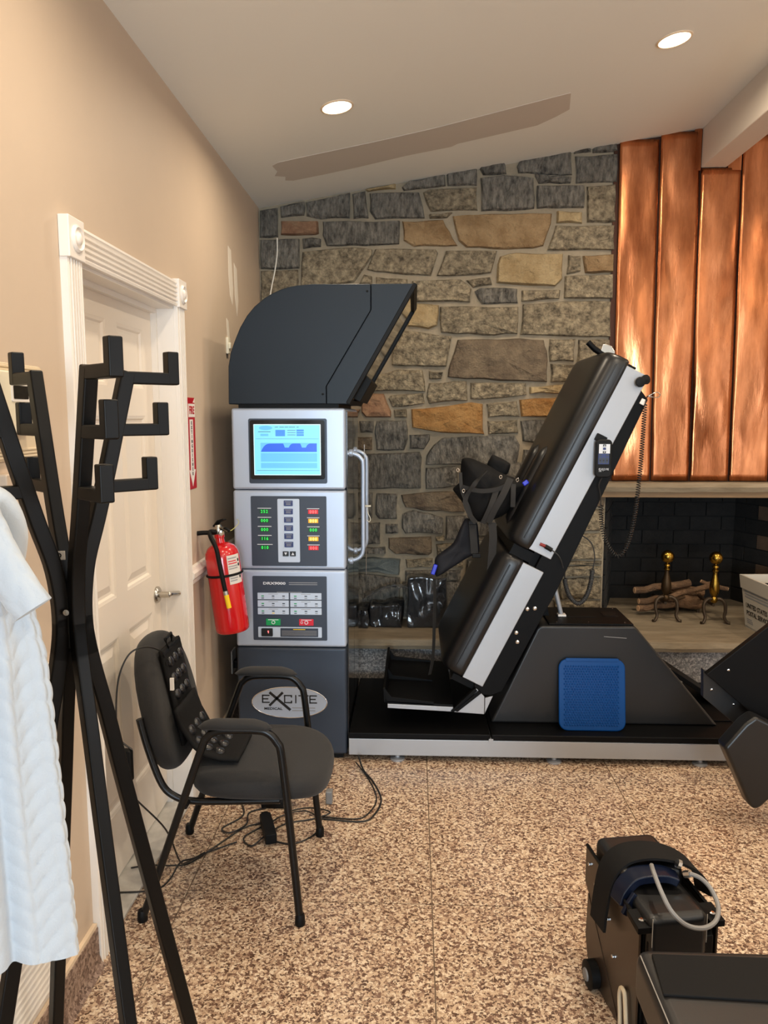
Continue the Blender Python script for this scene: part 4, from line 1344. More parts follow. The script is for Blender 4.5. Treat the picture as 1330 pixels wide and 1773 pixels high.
# ================================================================= HEARTH THINGS
def andiron(x, y, label, bright):
    t = thing('andiron', label, 'andiron', (x, y, .33), 'pair of andirons')
    mb, md = (m_brass, m_brass) if bright else (m_brass, m_brassd)
    for s in (-1, 1):
        leg = catmull([(x, y, .475), (x + s * .035, y - .005, .480), (x + s * .062, y - .012, .455), (x + s * .066, y - .020, .41), (x + s * .058, y - .028, .37), (x + s * .072, y - .04, .340), (x + s * .088, y - .045, .338)], 5)
        n = len(leg)
        MB().tube(leg, [.012 - .004 * i / n for i in range(n - 2)] + [.010, .011], 8).build('leg', m_iron, t, smooth=True)
    MB().tube([(x, y, .44), (x, y + .25, .44), (x, y + .25, .33)], .010, 8).build('billet_bar', m_iron, t, smooth=True)
    MB().lathe([(.012, .455), (.020, .462), (.024, .475), (.020, .488), (.012, .495)], (x, y, 0), (0, 0, 1), 18).build('foot_knop', md if not bright else m_brass, t, smooth=True)
    MB().lathe([(.014, .495), (.026, .515), (.031, .545), (.027, .580), (.017, .615), (.013, .640), (.014, .650)], (x, y, 0), (0, 0, 1), 18).build('baluster', md, t, smooth=True)
    MB().lathe([(.014, .650), (.020, .655), (.020, .662), (.012, .668), (.012, .672), (.020, .678), (.017, .688), (.007, .694), (.006, .700)], (x, y, 0), (0, 0, 1), 18).build('collar', mb, t, smooth=True)
    MB().lathe([(.006 if i in (0, 12) else .040 * math.sin(math.pi * i / 12), .735 - .040 * math.cos(math.pi * i / 12)) for i in range(13)], (x, y, 0), (0, 0, 1), 24).build('ball_finial', mb, t, smooth=True)
andiron(1.575, 4.76, 'dark andiron with bright brass ball, nearer the tilted table', False)
andiron(1.855, 4.72, 'polished brass andiron with ball top, nearer the mail tote', True)
def log(p, q, r, label, knot=0):
    p, q = Vector(p), Vector(q)
    t = thing('firewood_log', label, 'log', ((p.x + q.x) / 2, (p.y + q.y) / 2, min(p.z, q.z) - r), 'firewood in the fireplace')
    pts = []
    for i in range(7):
        c = p.lerp(q, i / 6)
        c += Vector((nz(i, p.x, 1, .9), nz(i, p.x, 7, .9), nz(i, p.z, 3, .9))) * .016
        pts.append(c)
    MB().tube(pts, [r * (1 + .15 * nz(i, r * 50, p.x, .8)) for i in range(7)], 9).build('bark', m_bark, t, smooth=True)
    for a, b in ((pts[0], pts[1]), (pts[-1], pts[-2])):
        d = (a - b).normalized()
        MB().lathe([(r * .85, 0), (r * .8, .003), (.001, .003)], a, d, 9).build('cut_end', m_cut, t)
log((1.43, 4.93, .475), (1.80, 4.98, .520), .024, 'firewood log lying uppermost at the back, its end sticking out at the side')
log((1.445, 4.88, .415), (1.74, 4.90, .455), .021, 'pale firewood stick in the middle of the pile, behind the dark andiron')
log((1.44, 4.87, .372), (1.72, 4.95, .395), .023, 'pale firewood stick at the bottom of the pile behind the dark andiron')
log((1.55, 4.86, .430), (1.93, 4.88, .540), .017, 'long thin branch slanting up behind the polished andiron')
log((1.62, 4.98, .40), (1.88, 4.96, .395), .042, 'thick rough log lying low between the two andirons')
log((1.66, 5.02, .47), (1.90, 5.0, .455), .030, 'rough log resting on the thick log at the back')
log((1.84, 4.90, .545), (2.00, 4.86, .505), .013, 'thin branch tip poking out past the polished andiron')

# postal tote on the hearth
tote = thing('mail_tote', 'pale corrugated plastic mail tote standing on the hearth', 'tote', (2.12, 4.52, .331))
tP = Vector((1.985, 4.66, 0)); td = Vector((.07, -.9975, 0)); tw = Vector((.9975, .07, 0))
TL, TW_, TH = .37, .30, .312
def tq(a, b, z, ins=0.0):
    k = .03 * (1 - z / TH) + ins
    p = tP + td * (k + a * (TL - 2 * k)) + tw * (k + b * (TW_ - 2 * k))
    return (p.x, p.y, .331 + z)
def twall(c, name):
    (a0, b0), (a1, b1) = c
    o = .006
    vs = [tq(a0, b0, 0), tq(a1, b1, 0), tq(a1, b1, TH), tq(a0, b0, TH), tq(a0, b0, 0, o), tq(a1, b1, 0, o), tq(a1, b1, TH, o), tq(a0, b0, TH, o)]
    return MB().add(vs, [(0, 1, 2, 3), (7, 6, 5, 4), (0, 4, 5, 1), (1, 5, 6, 2), (2, 6, 7, 3), (3, 7, 4, 0)]).build(name, m_tote, tote)
cs = [((0, 0), (1, 0)), ((1, 0), (1, 1)), ((1, 1), (0, 1)), ((0, 1), (0, 0))]
walls = [twall(c, 'tote_wall') for c in cs]
MB().add([tq(0, 0, .004), tq(1, 0, .004), tq(1, 1, .004), tq(0, 1, .004), tq(0, 0, .010), tq(1, 0, .010), tq(1, 1, .010), tq(0, 1, .010)],
         [(0, 3, 2, 1), (4, 5, 6, 7), (0, 1, 5, 4), (1, 2, 6, 5), (2, 3, 7, 6), (3, 0, 4, 7)]).build('tote_floor', m_tote, tote)
# folded rim and the black load showing over it
for (a0, b0), (a1, b1) in cs:
    vs = [Vector(tq(a, b, z, e)) for (a, b), z, e in (((a0, b0), TH - .075, -.006), ((a1, b1), TH - .075, -.006), ((a1, b1), TH + .004, -.006), ((a0, b0), TH + .004, -.006),
                                                      ((a0, b0), TH - .075, .001), ((a1, b1), TH - .075, .001), ((a1, b1), TH + .004, .010), ((a0, b0), TH + .004, .010))]
    MB().add(vs, [(0, 1, 2, 3), (7, 6, 5, 4), (0, 4, 5, 1), (1, 5, 6, 2), (2, 6, 7, 3), (3, 7, 4, 0)]).build('tote_rim', m_tote, tote)
load = MB().add([tq(.2, .1, .02, .02), tq(.95, .1, .02, .02), tq(.95, .9, .02, .02), tq(.2, .9, .02, .02), tq(.3, .15, TH - .02, .02), tq(.95, .1, TH - .02, .02), tq(.95, .9, TH - .02, .02), tq(.3, .85, TH - .02, .02)],
                [(0, 3, 2, 1), (4, 5, 6, 7), (0, 1, 5, 4), (1, 2, 6, 5), (2, 3, 7, 6), (3, 0, 4, 7)])
tag(load.build('black_bag', m_rubber, bevel=.02), 'black bag packed inside the mail tote', 'bag')
trot = (R(90), 0, math.atan2(td.y, td.x))
wn = Vector((td.y, -td.x, 0))
def tlab(s, a, z, size, m=m_printk, bold=.0006):
    k = .03 * (1 - z / TH)
    p = tP + td * (k + a) + tw * k + Vector((td.y, -td.x, 0)) * .0012
    return text('lettering', s, (p.x, p.y, .331 + z), size, (R(90 + 5), 0, trot[2]), m, walls[0], .85, 'LEFT', bold)
tlab('UNITED STATES', .035, .140, .040)
tlab('POSTAL SERVICE', .035, .095, .040)
for z, w in ((.222, .26), (.205, .28), (.188, .28)):
    k = .03 * (1 - z / TH)
    a = tP + td * (k + .03) + tw * k - tw * .001
    b = a + td * w
    MB().add([(a.x, a.y, .331 + z), (b.x, b.y, .331 + z), (b.x, b.y, .331 + z + .009), (a.x, a.y, .331 + z + .009)], [(0, 1, 2, 3)]).build('print_line', m_printg, walls[0], solid=.0006)
for z, w in ((.055, .06), (.044, .07), (.033, .07)):
    k = .03 * (1 - z / TH)
    a = tP + td * (k + .03) + tw * k - tw * .001
    b = a + td * w
    MB().add([(a.x, a.y, .331 + z), (b.x, b.y, .331 + z), (b.x, b.y, .331 + z + .005), (a.x, a.y, .331 + z + .005)], [(0, 1, 2, 3)]).build('print_line', m_printg, walls[0], solid=.0006)

# plastic wrapped packages standing on the hearth
def crumple(x0, x1, y0, y1, z0, z1, amp, frq, sd, name, m, label):
    bm = bmesh.new()
    bmesh.ops.create_cube(bm, size=1)
    bmesh.ops.subdivide_edges(bm, edges=bm.edges[:], cuts=14, use_grid_fill=True)
    vs = []
    for v in bm.verts:
        u, w, h = v.co.x + .5, v.co.y + .5, v.co.z + .5
        x, y, z = x0 + (x1 - x0) * u, y0 + (y1 - y0) * w, z0 + (z1 - z0) * h
        a = noise.noise(Vector((x * frq + sd, y * frq, z * frq * .5)))
        b = noise.noise(Vector((x * frq * 2.3 + sd, y * frq, z * frq + 3)))
        c = noise.noise(Vector((x * frq, y * frq + sd, z * frq * .6 + 9)))
        k = min(1, h * 6)
        vs.append((x + amp * a * k, y + amp * b * .8, z0 + (z - z0) + amp * c * k))
    bm.verts.index_update()
    fs = [[v.index for v in f.verts] for f in bm.faces]
    bm.free()
    zmin = min(v[2] for v in vs)
    vs = [(x, y, z - zmin + z0) for x, y, z in vs]
    return tag(MB().add(vs, fs).build(name, m, subsurf=1), label, 'package')
crumple(-.035, .21, 4.52, 4.64, .3315, .645, .020, 11, 3.3, 'wrapped_package', m_plas, 'upright black package in shiny shrink wrap on the hearth behind the table')
crumple(-.25, -.065, 4.52, 4.66, .3315, .47, .030, 12, 8.1, 'wrapped_package', m_plas, 'low black parcel in crumpled plastic on the hearth by the console')
crumple(-.37, -.27, 4.50, 4.66, .3315, .44, .020, 14, 1.7, 'wrapped_package', m_plas, 'small black parcel in plastic half hidden by the console doors')
# loose clear plastic bag lying over the low parcel
pb = MB().grid(lambda u, v: (-.30 + .27 * u + .012 * nz(u * 5, v * 5, 2), 4.50 + .17 * v + .02 * nz(u * 7, v * 3, 5),
                            .505 + .055 * math.sin(u * 2.6) * (1 - .5 * v) + .045 * u + .016 * nz(u * 8, v * 9, 1)), 26, 14)
tag(pb.build('plastic_bag', m_clear, smooth=True, solid=.002, angle=80), 'crumpled glossy plastic bag lying on top of the low black parcel', 'bag')

# binder clip hanging by the console doors
bc = thing('binder_clip', 'small steel binder clip hanging beside the console door handles', 'clip', (-.235, 3.80, 1.10))
MB().box(-.262, -.212, 3.795, 3.805, 1.150, 1.158).build('clip_bar', m_cream, bc, bevel=.002)
for s in (-1, 1):
    MB().tube(catmull([(-.237 + s * .006, 3.80, 1.15), (-.237 + s * .010, 3.80, 1.12), (-.237 + s * .022, 3.80, 1.09), (-.237 + s * .016, 3.80, 1.075), (-.237 + s * .004, 3.80, 1.085)], 4), .0018, 5).build('clip_wire', m_cream, bc, smooth=True)
MB().tube([(-.245, 3.80, 1.158), (-.245, 3.80, 1.46)], .0018, 6).build('hanging_rod', m_nickel, bc, smooth=True)
MB().tube([(-.237, 3.80, 1.15), (-.237, 3.80, .80)], .0015, 6).build('hanging_rod', m_nickel, bc, smooth=True)

# thin white cable up the stone wall
tag(MB().tube(catmull([(-0.814, 4.690, 2.644), (-0.815, 4.685, 2.551), (-0.831, 4.685, 2.451), (-0.847, 4.670, 2.366), (-0.853, 4.620, 2.275), (-0.836, 4.500, 2.177)], 6), .0042, 6).build('white_cable', m_wire, smooth=True), 'thin white cable running down the stone wall behind the hood', 'cable')

# ================================================================= FIRE EXTINGUISHER AND SIGN
ex = thing('fire_extinguisher', 'red fire extinguisher with black hose hung on the beige wall', 'fire extinguisher', (-.83, 3.26, .67))
eo = Vector((-.788, 3.25, .668)); ea = Vector((-.115, .0, .99)).normalized()
eu = Vector((0, -1, 0)); ev = ea.cross(eu)
def ep(h, r, ang):
    """height on the axis, radius, angle (0 = towards the camera, 90 = to the camera's right)"""
    d = Vector((0, -1, 0)) * math.cos(R(ang)) + Vector((1, 0, 0)) * math.sin(R(ang))
    d = (d - ea * d.dot(ea)).normalized()
    return tuple(eo + ea * h + d * r)
MB().lathe([(.066, 0), (.072, .006), (.0735, .02), (.0735, .33), (.070, .352), (.058, .374), (.036, .388), (.020, .392), (.018, .412), (.022, .414), (.022, .430)], eo, ea, 32).build('cylinder', m_red, ex, smooth=True)
MB().lathe([(.016, .425), (.018, .45), (.012, .47)], eo, ea, 14).build('valve', m_nickel, ex, smooth=True)
MB().tube([ep(.445, .0, 0), ep(.452, .045, 60), ep(.440, .062, 60)], .007, 8).build('carry_handle', m_rubber, ex, smooth=True)
MB().ribbon([ep(.462, -.02, 60), ep(.485, .01, 60), ep(.492, .045, 60)], tuple((Vector((0, -1, 0)) * .5 - Vector((1, 0, 0)) * .87)), .020, .006).build('squeeze_lever', m_rubber, ex, bevel=.001)
MB().ribbon([ep(.450, -.02, 60), ep(.458, .02, 60), ep(.442, .06, 60)], tuple((Vector((0, -1, 0)) * .5 - Vector((1, 0, 0)) * .87)), .018, .004).build('carry_lever', m_nickel, ex)
MB().lathe([(.012, 0), (.012, .010), (.001, .011)], ep(.436, .018, 40), (.6, -.75, 0), 12).build('gauge', m_nickel, ex)
hsp = catmull([ep(.440, .012, -30), ep(.446, .040, -50), ep(.425, .062, -20), ep(.38, .078, 0), ep(.32, .083, 4), ep(.25, .084, 7), ep(.19, .084, 10)], 6)
MB().tube(hsp, .0095, 10).build('hose', m_rubber, ex, smooth=True)
MB().tube([ep(.195, .084, 10), ep(.178, .084, 11)], .0115, 12).build('hose_ferrule', m_nickel, ex, smooth=True)
MB().tube([ep(.178, .084, 11), ep(.12, .084, 14)], .0105, 12).build('hose_nozzle', m_yellow, ex, smooth=True)
band = MB()
band.tube([ep(.255, .0755, k * 15) for k in range(24)], .0055, 6, closed=True)
band.build('hose_band', m_rubber, ex, smooth=True)
lb = MB().grid(lambda u, v: ep(.215 + .125 * v, .0745, 28 + 52 * u), 10, 2).build('instruction_label', m_label, ex, smooth=True)
for h, w, mm in ((.325, 34, m_printg), (.312, 30, m_rbtn), (.302, 34, m_rbtn), (.29, 34, m_printg), (.28, 34, m_printg), (.238, 30, m_printg), (.228, 26, m_printg)):
    MB().grid(lambda u, v, h=h, w=w: ep(h + .0045 * v, .0750, 31 + w * u), 6, 1).build('label_print', mm, lb)
for h in (.308, .288, .236):
    MB().grid(lambda u, v, h=h: ep(h + .012 * v, .0750, 68 + 8 * u), 2, 1).build('label_pictogram', m_printk, lb)
MB().tube(catmull([(WX, 3.24, 1.098), (WX + .03, 3.245, 1.10), ep(.435, .0, 0)], 5), .010, 8).build('wall_hook', m_rubber, ex, smooth=True)
tag(MB().tube(catmull([(-.80, 3.24, 1.108), (-.785, 3.27, 1.110), (-.776, 3.36, 1.128), (-.80, 3.424, 1.137)], 6), .0012, 5).build('yellow_string', m_tag, smooth=True), 'thin yellow string from the extinguisher valve to the console', 'string')

sg = thing('fire_extinguisher_sign', 'narrow red and white fire extinguisher sign on the wall beside the casing', 'sign', (WX, 3.205, 1.29))
MB().box(WX, WX + .002, 3.150, 3.250, 1.295, 1.675).build('sign_plate', m_signr, sg)
def wq_(name, pts, m, d=.0026):
    MB().prism(pts, lambda a, b, q: (q, a, b), WX + .002, WX + d).build(name, m, sg)
wq_('sign_arrow', [(3.170, 1.585), (3.218, 1.585), (3.218, 1.375), (3.240, 1.375), (3.194, 1.305), (3.150, 1.375), (3.170, 1.375)], m_signw)
wq_('sign_field', [(3.157, 1.595), (3.249, 1.595), (3.249, 1.650), (3.157, 1.650)], m_signw)
wq_('sign_corner', [(3.225, 1.655), (3.249, 1.655), (3.249, 1.672)], m_signw)
text('sign_lettering', 'FIRE', (WX + .003, 3.203, 1.622), .045, LEFTW, m_signr, sg, .9, bold=.0012)
for i, ch in enumerate('EXTINGUISHER'):
    text('sign_lettering', ch, (WX + .003, 3.196, 1.570 - i * .0192), .020, LEFTW, m_printk, sg, 1.1, bold=.0006)

# ================================================================= CHAIR
chair = thing('guest_chair', 'black fabric guest chair with padded arms and tubular black frame', 'chair', (-.6, 2.5, 0))
def side(y, yf):
    s = 1
    pts = [(-.858, yf, .010), (-.80, y, .17), (-.66, y, .56), (-.635, y, .612), (-.605, y, .632), (-.56, y, .637), (-.48, y, .637), (-.445, y, .628), (-.418, y, .598), (-.404, y, .55), (-.378, y, .28), (-.353, yf, .010)]
    P = [Vector(p) for p in pts]
    path = [P[0], P[1]] + [p for p in catmull(P[1:11], 5)][1:] + [P[11]]
    MB().tube(path, .0125, 10).build('arm_frame', m_blackm, chair, smooth=True)
    for p in (pts[0], pts[-1]):
        MB().lathe([(.015, -.010), (.0165, -.004), (.0155, .02), (.0125, .028)], p, (0, 0, 1), 12).build('foot_glide', m_rubber, chair, smooth=True)
    pad = MB()
    n = 12
    rings = []
    for i in range(n + 1):
        t = i / n
        x = -.665 + .235 * t
        e = (1 - abs(2 * t - 1) ** 4) ** .5
        e = max(e, .05)
        zc = .655 - .018 * max(0, t - .75) * 4 * .6 - .010 * max(0, .2 - t) * 5
        rings.append([(x, y + .026 * e * math.cos(a * math.pi / 6), zc + .017 * e * math.sin(a * math.pi / 6)) for a in range(12)])
    pad.add([v for rg in rings for v in rg], [(i * 12 + k, i * 12 + (k + 1) % 12, i * 12 + 12 + (k + 1) % 12, i * 12 + 12 + k) for i in range(n) for k in range(12)] + [tuple(range(11, -1, -1)), tuple(n * 12 + k for k in range(12))])
    pad.build('armrest', m_fabric, chair, smooth=True, angle=80)
side(2.255, 2.245)
side(2.755, 2.765)
# L-shaped seat frame tubes
for y in (2.298, 2.712):
    P = [(-.862, y, .650), (-.838, y, .55), (-.798, y, .435), (-.755, y, .393), (-.70, y, .380), (-.62, y, .380), (-.42, y, .388)]
    MB().tube(catmull(P, 6), .0115, 10).build('seat_frame', m_blackm, chair, smooth=True)
MB().tube([(-.42, 2.298, .388), (-.415, 2.5, .386), (-.42, 2.712, .388)], .010, 8).build('seat_frame', m_blackm, chair, smooth=True)
for x, z in ((-.712, .376), (-.395, .385)):
    for y0, y1 in ((2.255, 2.298), (2.712, 2.755)):
        MB().tube([(x, y0, z + .006), (x, y1, z + .006)], .008, 8).build('frame_link', m_blackm, chair, smooth=True)
def softpad(cx, cy, hx_, hy_, z0, z1, p_=4.0, mapf=None, nu=28, taper=0.0):
    """superellipse cushion: outline in (a, b), thickness z0..z1"""
    g = MB()
    lv = [(.88, 0.0), (.97, .12), (1.0, .35), (1.0, .62), (.965, .84), (.88, .95), (.6, 1.02), (.25, 1.04)]
    vs = []
    for q, h in lv:
        for k in range(nu):
            a = 2 * math.pi * k / nu
            ca, sa = math.cos(a), math.sin(a)
            r = (abs(ca) ** p_ + abs(sa) ** p_) ** (-1 / p_)
            x, y = r * ca * hx_ * q, r * sa * hy_ * q
            if taper:
                y *= 1 - taper * (x / hx_ * .5 + .5)
            vs.append(mapf(cx + x, cy + y, z0 + (z1 - z0) * h))
    n = len(lv)
    fs = [(i * nu + k, i * nu + (k + 1) % nu, (i + 1) * nu + (k + 1) % nu, (i + 1) * nu + k) for i in range(n - 1) for k in range(nu)]
    fs += [tuple(range(nu - 1, -1, -1)), tuple((n - 1) * nu + k for k in range(nu))]
    return g.add(vs, fs)
softpad(-.505, 2.505, .232, .238, .388, .470, 3.4, lambda a, b, c: (a, b, c - (.030 * max(0, (a + .42) / .15) ** 2 if a > -.42 else 0) + .012 * min(0, a + .55))).build('seat', m_fabric, chair, subsurf=1)
bt = Vector((-.21, 0, .978)).normalized(); bn = Vector((.978, 0, .21))
def bk(a, b, c):
    p = Vector((-.752, 0, .430)) + bt * a + bn * (c - .065) + bn * (-.016 * (1 - ((b - 2.505) / .22) ** 2))
    return (p.x, b, p.z)
softpad(.228, 2.505, .228, .222, .0, .075, 2.7, bk, taper=.16).build('backrest', m_fabric, chair, subsurf=1)
# heated massage pad draped over back and seat
mp_ = thing('massage_pad', 'black seat massage pad with mesh node windows draped over the chair', 'massage pad', (-.72, 2.5, .48))
def padback(a, b, d=.0):
    return bk(a, b, .083 + d)
mb1 = MB().grid(lambda u, v: padback(.085 + .325 * v, 2.405 + .185 * u + .01 * v, .006 + .003 * nz(u * 3, v * 5, 1)), 10, 20).build('back_strip', m_strap, mp_, smooth=True, solid=.012)
def foldp(u, v):
    # lower panel running from the backrest down on to the seat
    P = [Vector((-.768, 0, .655)), Vector((-.745, 0, .590)), Vector((-.715, 0, .535)), Vector((-.675, 0, .502)), Vector((-.62, 0, .488)), Vector((-.565, 0, .487))]
    f = v * (len(P) - 1)
    i = min(int(f), len(P) - 2)
    p = P[i].lerp(P[i + 1], f - i)
    return (p.x + .004 * nz(u * 3, v * 4, 2), 2.36 + .21 * u, p.z + .003 * nz(u * 4, v * 4, 5))
mb2 = MB().grid(foldp, 10, 20).build('seat_strip', m_strap, mp_, smooth=True, solid=.012)
def node(c, nrm, r, parent):
    MB().lathe([(r, 0), (r * .92, .005), (r * .6, .009), (.001, .011)], c, nrm, 10).build('massage_node', m_beads, parent, smooth=True)
for k in range(5):
    for j in range(3):
        node(padback(.135 + k * .056, 2.448 + j * .050 + .004 * k, .013), tuple(bn), .019, mb1)
for k in range(4):
    for j in range(3):
        v = .28 + k * .15
        a, b = Vector(foldp(.22 + .28 * j, v)), Vector(foldp(.22 + .28 * j, v + .05))
        t = (b - a).normalized()
        nn = Vector((0, 1, 0)).cross(t)
        if nn.z < 0:
            nn = -nn
        node(a + nn * .006, tuple(nn), .020, mb2)
for v in (.86, .97):
    MB().ribbon([padback(.085 + .325 * v, 2.415, .014), padback(.085 + .325 * v, 2.505, .014), padback(.085 + .325 * v, 2.595, .014)], tuple(bt), .012, .003).build('binding', m_rubber, mb1)
MB().tube([padback(.405, 2.47, .014), padback(.435, 2.475, .012), padback(.438, 2.535, .012), padback(.407, 2.53, .014)], .006, 6, closed=True).build('hanging_loop', m_rubber, mp_, smooth=True)
MB().box(-.792, -.780, 2.392, 2.400, .71, .75).build('care_tag', m_white, mp_)
cdp = catmull([padback(.39, 2.415, .016), padback(.425, 2.38, .014), bk(.455, 2.33, .07), bk(.452, 2.285, .03), (-.905, 2.255, .80), (-.912, 2.24, .70), (-.905, 2.23, .62), (-0.863, 2.230, 0.579)], 6)
MB().tube(cdp, .0028, 6).build('lead', m_coil, mp_, smooth=True)
ctl = MB().prism(rrect(-.906, -.864, .475, .580, .010), fr(0), 2.218, 2.242).build('inline_controller', m_rubber, mp_, bevel=.004)
MB().box(-.894, -.875, 2.2165, 2.218, .503, .530).build('rating_label', m_label, ctl)
MB().tube(catmull([(-.883, 2.23, .477), (-.868, 2.24, .42), (-.80, 2.32, .27), (-.79, 2.42, .10), (-.80, 2.52, .03), (-.76, 2.62, .006), (-.66, 2.70, .006)], 7), .0028, 6).build('lead', m_coil, mp_, smooth=True)

# cords and adapters under the chair
def cord(pts, label, r=.0032, k=7):
    return tag(MB().tube(catmull(pts, k), r, 6).build('mains_cable', m_coil, smooth=True), label, 'cord', 'black cords on the floor under the chair')
z0 = .0035
cord([(-.99, 2.50, .018), (-.93, 2.52, .017), (-.85, 2.53, .012), (-.80, 2.56, z0), (-.74, 2.66, z0), (-.66, 2.80, z0), (-.60, 2.84, z0), (-.55, 2.86, .006)], 'black cord running from the door threshold under the chair to the adapter')
cord([(-.98, 2.36, .018), (-.90, 2.37, .017), (-.85, 2.39, .0175), (-.832, 2.45, .016), (-.82, 2.52, .030), (-.79, 2.58, .010), (-.76, 2.62, .010)], 'short black cord curling over the near end of the door threshold')
cord([(-.56, 2.85, z0), (-.64, 2.74, z0), (-.60, 2.68, z0), (-.56, 2.74, .010), (-.50, 2.84, z0), (-.40, 2.88, z0), (-.33, 2.92, .012), (-.42, 2.97, z0), (-.52, 2.93, z0)], 'black cord lying in loops right beneath the seat')
cord([(-.53, 2.72, z0), (-.45, 2.70, z0), (-.38, 2.76, z0), (-.36, 2.86, z0), (-.43, 2.93, .010), (-.52, 2.89, .010), (-.56, 2.80, .012), (-.54, 2.72, .006)], 'black cord making a wide oval loop on the open floor beneath the seat front')
cord([(-.36, 2.885, z0), (-.20, 2.87, z0), (-.05 - .10, 2.93, z0), (-.15 + .02, 3.05, z0), (-.17, 3.20, z0), (-.22, 3.30, .01), (-.25, 3.37, .05)], 'black cord sweeping round the far front chair leg to the console', .004)
cord([(-.36, 2.90, z0), (-.22, 2.89, z0), (-.17, 2.95, z0), (-.15, 3.06, z0), (-.19, 3.22, z0), (-.26, 3.36, .02)], 'second black cord lying just inside the sweeping one by the console', .003)
cord([(-.72, 3.02, z0), (-.68, 2.90, z0), (-.74, 2.80, z0), (-.70, 2.76, .008), (-.65, 2.82, .010), (-.66, 2.92, z0), (-.60, 2.96, z0)], 'black cord in a small loop beside the rear chair leg')
ad = thing('power_adapter', 'black power adapter brick lying among the cords under the chair', 'adapter', (-.55, 2.80, 0))
MB().obox((-.555, 2.775, .022), Vector((.32, -.95, 0)).normalized(), Vector((.95, .32, 0)).normalized(), (0, 0, 1), .085, .022, .020).build('brick', m_rubber, ad, bevel=.005)
MB().obox((-.585, 2.868, .020), Vector((.32, -.95, 0)).normalized(), Vector((.95, .32, 0)).normalized(), (0, 0, 1), .015, .014, .012).build('plug_end', m_edge, ad, bevel=.003)
a2 = thing('power_strip', 'black plug block standing on the floor behind the chair seat', 'power strip', (-.56, 2.96, 0))
MB().box(-.62, -.52, 2.96, 3.03, .0, .085).build('block', m_rubber, a2, bevel=.006)
MB().box(-.52, -.46, 2.97, 3.02, .045, .095).build('plug', m_edge, a2, bevel=.005)
a3 = tag(MB().obox((-.345, 3.02, .028), (1, 0, 0), (0, 1, 0), (0, 0, 1), .014, .018, .028).build('charger_plug', m_greyp, bevel=.005), 'grey charger plug on the floor near the console corner', 'plug')

# ================================================================= COAT RACK AND ROBE
rack = thing('coat_rack', 'black wooden coat rack with splayed legs and square hooks', 'coat rack', (-.68, 1.45, 0))
AX, AY = -.669, 1.45
def bar(path, w, h, wd):
    """rectangular bar along a path; wd = width direction"""
    return MB().ribbon(path, wd, w, h)
for nm, ph in (('a', -44), ('b', 46), ('c', 136), ('d', 226)):
    c, s = math.cos(R(ph)), math.sin(R(ph))
    tang = (-s, c, 0)
    prof = [(.262, .0), (.200, .30), (.142, .58), (.087, .85), (.058, 1.0), (.038, 1.09), (.026, 1.155), (.022, 1.20), (.024, 1.255), (.034, 1.32), (.058, 1.40), (.085, 1.50), (.108, 1.59), (.133, 1.688)]
    cv = catmull([(AX + r * c, AY + r * s, z) for r, z in prof], 4)
    low = [p for p in cv if p.z <= 1.215]
    upp = [p for p in cv if p.z >= 1.12]
    bar(low, .026, .030, tang).build('leg', m_black, rack, bevel=.004)
    up_o = bar(upp, .026, .030, tang).build('upright', m_black, rack, bevel=.004)
    for zz in (1.676, 1.572, 1.460):
        # radius of the upright at this height
        r0 = .058 + (zz - 1.40) / (1.688 - 1.40) * .075
        L = .112
        hk = MB().obox((AX + (r0 + L / 2) * c, AY + (r0 + L / 2) * s, zz), (c, s, 0), tang, (0, 0, 1), L / 2, .0125, .0125)
        hk.build('hook_arm', m_black, rack, bevel=.003)
        MB().obox((AX + (r0 + L - .011) * c, AY + (r0 + L - .011) * s, zz + .022), (c, s, 0), tang, (0, 0, 1), .0125, .013, .034).build('hook_tip', m_black, rack, bevel=.003)
MB().lathe([(.020, 0), (.020, .10)], (AX, AY, 1.15), (0, 0, 1), 12).build('centre_joint', m_black, rack)
for ph in (-38, 52):
    c, s = math.cos(R(ph + 45)), math.sin(R(ph + 45))
    MB().lathe([(.006, 0), (.006, .004), (.001, .005)], (AX + .028 * s, AY - .030, 1.225), (0, -1, 0), 10).build('bolt_head', m_nickel, rack)
    break
dt = Vector((-0.683, 1.440, 1.332))
dg = MB().obox((dt.x, dt.y, dt.z), (.97, .24, 0), (.24, -.97, 0), (0, 0, 1), .0095, .0015, .0085).build('letter_sticker', m_label, rack)
text('sticker_letter', 'D', (dt.x - .0005, dt.y - .0022, dt.z), .013, (R(90), 0, R(14)), m_printk, dg, 1.0, bold=.0004)

